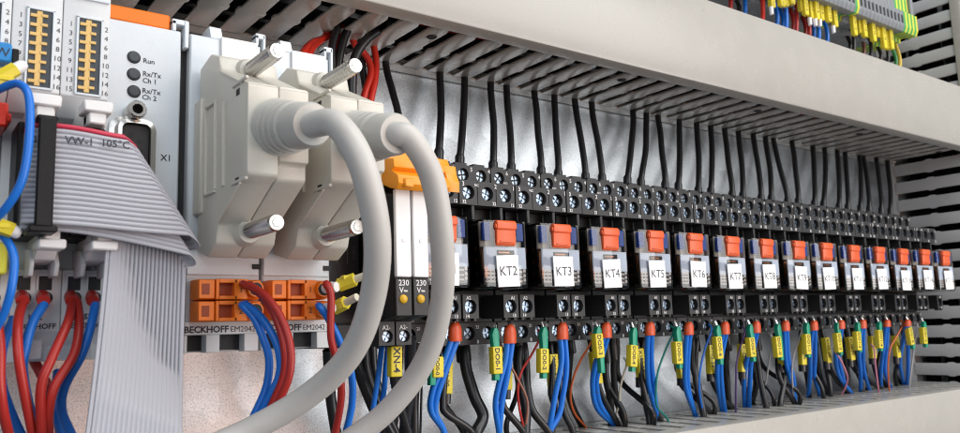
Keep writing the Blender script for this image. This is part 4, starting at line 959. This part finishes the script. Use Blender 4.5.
# ================================================================== WIRES IN THE CORNER ABOVE THE PLUGS
def free(label, mat, pts, r, group):
    return solo('corner_wire', MB().tube(pts, r, 12, 8), mat, label, 'wire', group)
G = 'wires dropping behind the second plug'
free('bright red wire looping out of the duct beside the white label plates', 'wredb', [at_d(330, 30, 30)[:2]+(112,), at_d(326, 36, 28), at_d(312, 43, 34), at_d(303, 54, 42), at_d(301, 72, 46)], 1.45, G)
free('second bright red wire looping beside the first', 'wredb', [at_d(340, 20, 28)[:2]+(114,), at_d(333, 33, 27), at_d(318, 42, 32), at_d(309, 54, 40), at_d(307, 74, 44)], 1.45, G)
free('black wire dropping behind the second plug, nearest the red loops', 'wblack', [at_d(340, 14, 34)[:2]+(114,), at_d(337, 27, 33), at_d(332, 48, 33), at_d(334, 70, 33), at_d(341, 95, 33), at_d(344, 130, 33)], 1.6, G)
free('black wire dropping behind the second plug, beside the thin red one', 'wblack', [at_d(358, 6, 34)[:2]+(116,), at_d(352, 20, 34), at_d(343, 42, 34), at_d(338, 70, 34), at_d(340, 110, 34)], 1.7, G)
free('red wire squeezed between the black ones', 'wredb', [at_d(348, 10, 30)[:2]+(114,), at_d(345, 22, 30), at_d(339, 46, 30), at_d(337, 66, 30), at_d(338, 100, 30)], 1.2, G)
free('thick black wire slanting out of the duct', 'wblack', [at_d(395, 10, 38)[:2]+(116,), at_d(384, 26, 38), at_d(366, 40, 38), at_d(355, 58, 37), at_d(352, 85, 36), at_d(353, 120, 36)], 1.9, G)
free('bright red wire bowing towards the panel gap', 'wredb', [at_d(350, 36, 26)[:2]+(112,), at_d(354, 43, 26), at_d(366, 56, 26), at_d(371, 72, 27), at_d(364, 97, 28), at_d(360, 130, 28)], 1.45, G)
free('bright red wire bowing beside the slanting black one', 'wredb', [at_d(370, 32, 24)[:2]+(112,), at_d(373, 42, 24), at_d(376, 62, 25), at_d(375, 80, 26), at_d(371, 100, 27), at_d(368, 130, 28)], 1.45, G)
free('black wire bending down behind the bright red pair', 'wblack', [at_d(362, 50, 24)[:2]+(112,), at_d(362, 62, 24), at_d(365, 84, 25), at_d(370, 110, 26)], 1.5, G)
free('lone black wire between the slim relays and the red pair', 'wblack', [(at_d(386, 66, 9)[0]-2, 12, 116), at_d(386, 66, 10), at_d(392, 90, 15), at_d(399, 118, 20), at_d(403, 160, 24)], 1.6, G)

# ================================================================== WIRES BELOW THE SLIM RELAYS
G2 = 'wires hanging below the slim relays'
def below(label, mat, pts, d0, d1, r, tag=None):
    n = len(pts); out = [at_d(x, y, d0+(d1-d0)*i/(n-1)) for i, (x, y) in enumerate(pts)]
    t = thing('hanging_wire', label, 'wire', out[0], G2)
    part('insulation', MB().tube(out, r, 10, 7), mat, t)
    if tag: put_tag(t, tag[0], tag[1], tag[2], 4.6, tag[3], 0.02, tag[4])
    return t
below('black wire with yellow tag XN-4 below the slim relays', 'wblack', [(391, 338), (393, 352), (394, 378), (400, 405), (412, 445)], 64, 50, 1.6, (394.5, 361.5, 64.5, 10.6, 'XN-4'))
below('thick black wire hanging between the XN-4 wire and the cable', 'wblack', [(411, 338), (410, 356), (410, 385), (406, 415), (404, 445)], 60, 46, 2.1)
below('thin blue wire beside the XN-4 tag', 'wblue', [(382, 346), (380, 362), (377, 385), (373, 410), (370, 445)], 56, 48, 1.0)
below('second thin blue wire touching the XN-4 tag', 'wblue', [(388, 346), (386, 366), (384, 390), (380, 415), (376, 445)], 54, 46, 1.0)
below('black wire hanging from the foot of the black module', 'wblack', [(328, 350), (329, 372), (331, 400), (338, 445)], 50, 44, 1.9)
below('black wire slanting from the black module towards the lower duct', 'wblack', [(352, 350), (360, 375), (372, 405), (390, 445)], 46, 40, 2.0)
below('second black wire slanting from the black module', 'wblack', [(364, 348), (366, 370), (374, 395), (384, 420), (398, 445)], 40, 36, 2.0)
below('black wire slanting behind the XN-4 wire', 'wblack', [(372, 346), (374, 372), (382, 400), (392, 425), (402, 445)], 36, 32, 1.8)
below('thin black wire hanging straight beside the thick cable', 'wblack', [(424, 350), (422, 380), (421, 410), (420, 445)], 30, 28, .5)
below('black wire hanging behind the tag DO0-0', 'wblack', [(416, 344), (417, 370), (414, 400), (414, 445)], 34, 30, 2.0)

# ================================================================== TERMINAL ROW ABOVE THE DUCT
prof = [(2, 232), (2, 191), (16, 189), (22, 189), (22, 191.6), (28, 191.6), (28, 189.6), (34, 189.6), (34, 192.6), (40, 192.6), (40, 190.8), (46, 190.8), (47.5, 194.5), (47.5, 206), (42, 209), (42, 232)]
tb = MB().prism(prof, 'x', 0, 5.0, .2)
t0 = None; x = 165.0; n = 0
while x < 408:
    last = x > 384
    earth = last or abs(x-321) < 3
    o = None
    if t0 is None:
        t0 = thing('terminal_block', 'slim grey terminal block in the row above the duct', 'terminal block', (0, 0, 189), 'grey terminal blocks above the duct')
        t0_body = part('body', tb, 'tgrey', t0)
        h = part('wire_entry', MB().box(1.2, 3.8, 47.3, 47.7, 196.5, 202.5, .1), 'hole', t0)
        o = t0; o.location = V(x, 0, 189)*MM
    elif not earth:
        o = thing('terminal_block', 'slim grey terminal block in the row above the duct', 'terminal block', (x, 0, 189), 'grey terminal blocks above the duct')
        for src in (t0_body, h):
            c = src.copy(); COL.objects.link(c); c.parent = o
    else:
        o = thing('terminal_block', 'green and yellow earth terminal block in the row above the duct', 'terminal block', (x, 0, 189), 'green and yellow earth terminals above the duct')
        part('body', MB().prism(prof, 'x', x, x+2.6, .2), 'tgreen', o); part('yellow_half', MB().prism([(d, z_+.0) for d, z_ in prof], 'x', x+2.62, x+5.0, .2), 'tyel', o)
    x += 5.2
solo('mounting_rail', MB().prism([(.05, 215), (.05, 222), (7.5, 222), (7.5, 218), (1, 218), (1, 215)], 'x', 150, 425), 'steel', 'steel mounting rail behind the terminal row above the duct', 'rail')
solo('end_bracket', MB().prism([(2, 232), (2, 196), (30, 196), (44, 200), (44, 232)], 'x', 408.5, 413), 'tgrey', 'grey end bracket closing the terminal row', 'bracket')
def q0(u, v): return (720+u/4, v/4)
ups = [('wred', 'red', 40, -10, 38, 18), ('wblack', 'black', 72, -10, 60, 18), ('wblue', 'blue', 98, -10, 75, 22), ('wredb', 'bright red', 168, -10, 95, 30), ('wblue', 'blue', 225, 0, 118, 30), ('wblue', 'mid blue', 247, 20, 125, 26), ('wblue', 'outer blue', 262, 30, 130, 34), ('wred', 'crimson', 288, 0, 138, 28), ('wred', 'dark red', 303, 20, 142, 34), ('wred', 'rear red', 338, 60, 152, 24), ('wred', 'front red', 354, 90, 158, 34), ('wblue', 'slim blue', 372, 90, 165, 26), ('wblue', 'front blue', 392, 95, 172, 34), ('wblue', 'last blue', 426, 115, 184, 30), ('wblack', 'first black', 516, 130, 212, 22), ('wblack', 'second black', 532, 130, 220, 30), ('wbrown', 'brown', 572, 165, 228, 20), ('wblack', 'third black', 600, 160, 238, 28), ('wblack', 'fourth black', 638, 180, 250, 22), ('wblack', 'fifth black', 668, 190, 262, 30), ('wgreen', 'green earth', 690, 130, 274, 26), ('wyellow', 'yellow earth', 706, 130, 284, 32)]
for mat, cn, u, v0, v1, d in ups:
    a, b = q0(u, v0), q0(u+ (14 if 'earth' in cn else 4), v1+10)
    T = at_d(a[0], a[1], d); E_ = at_d(b[0], b[1], d)
    pts = [(T[0], d-2, max(T[2], 190.5)), T, ((T[0]+E_[0])/2-1.0, d+1, (T[2]+E_[2])/2), E_, (E_[0]+1, d, 142)] if T[2] < 190 else [(T[0], d-2, 190.5), ((T[0]+E_[0])/2-.8, d+1, (190+E_[2])/2), E_, (E_[0]+1, d, 142)]
    solo('terminal_wire', MB().tube(pts, 1.35, 8, 6), mat, cn+' wire dropping from the terminal row into the duct', 'wire', 'wires below the terminal row')
tags = [(204, -12, 30, None), (242, -14, 26, 0), (258, -8, 26, 0), (284, -10, 18, 0), (320, -14, 46, 0), (336, -4, 60, 0), (358, -2, 74, 1), (380, 4, 78, 1), (398, 10, 80, 1), (428, 20, 86, 0), (452, 26, 106, 1), (530, 66, 140, 0), (552, 66, 132, 0), (570, 70, 146, 0), (596, 80, 150, 0), (606, 86, 164, 0), (624, 92, 148, 0), (648, 108, 192, 0), (662, 110, 196, 0), (676, 110, 194, 0)]
for k, (u, v0, v1, tip) in enumerate(tags):
    d = 39+ (k % 2)*2
    a, b = q0(u, v0), q0(u, v1); T, E_ = at_d(*a, d), at_d(*b, d)
    t = thing('marker_sleeve', 'yellow marker sleeve on a wire below the terminal row' if tip != 1 and tip is not None else 'yellow marker sleeve with white tip below the terminal row', 'marker', T, 'yellow sleeves below the terminal row' if tip == 0 else 'white tipped sleeves below the terminal row')
    h = T[2]-E_[2]
    part('sleeve', MB().box(T[0]-2.2, T[0]+2.2, d-1.6, d+1.6, E_[2], T[2], .5), 'tag', t)
    part('lettering', MB().text('X20-%d' % (k+1), (T[0]-1.2, d+1.66, T[2]-.6), 3.2, right=(0, 0, -1), up=(1, 0, 0), align='LEFT'), 'ink', t, smooth=False)
    if tip or tip is None: part('tip', MB().cyl((E_[0], d, E_[2]+.3), (E_[0], d, E_[2]-4.5), 1.5, 1.3, 10), 'white', t)

# duplicated labels of upper wires that share one socket side
for o in COL.objects:
    if '_o' in o: del o['_o']
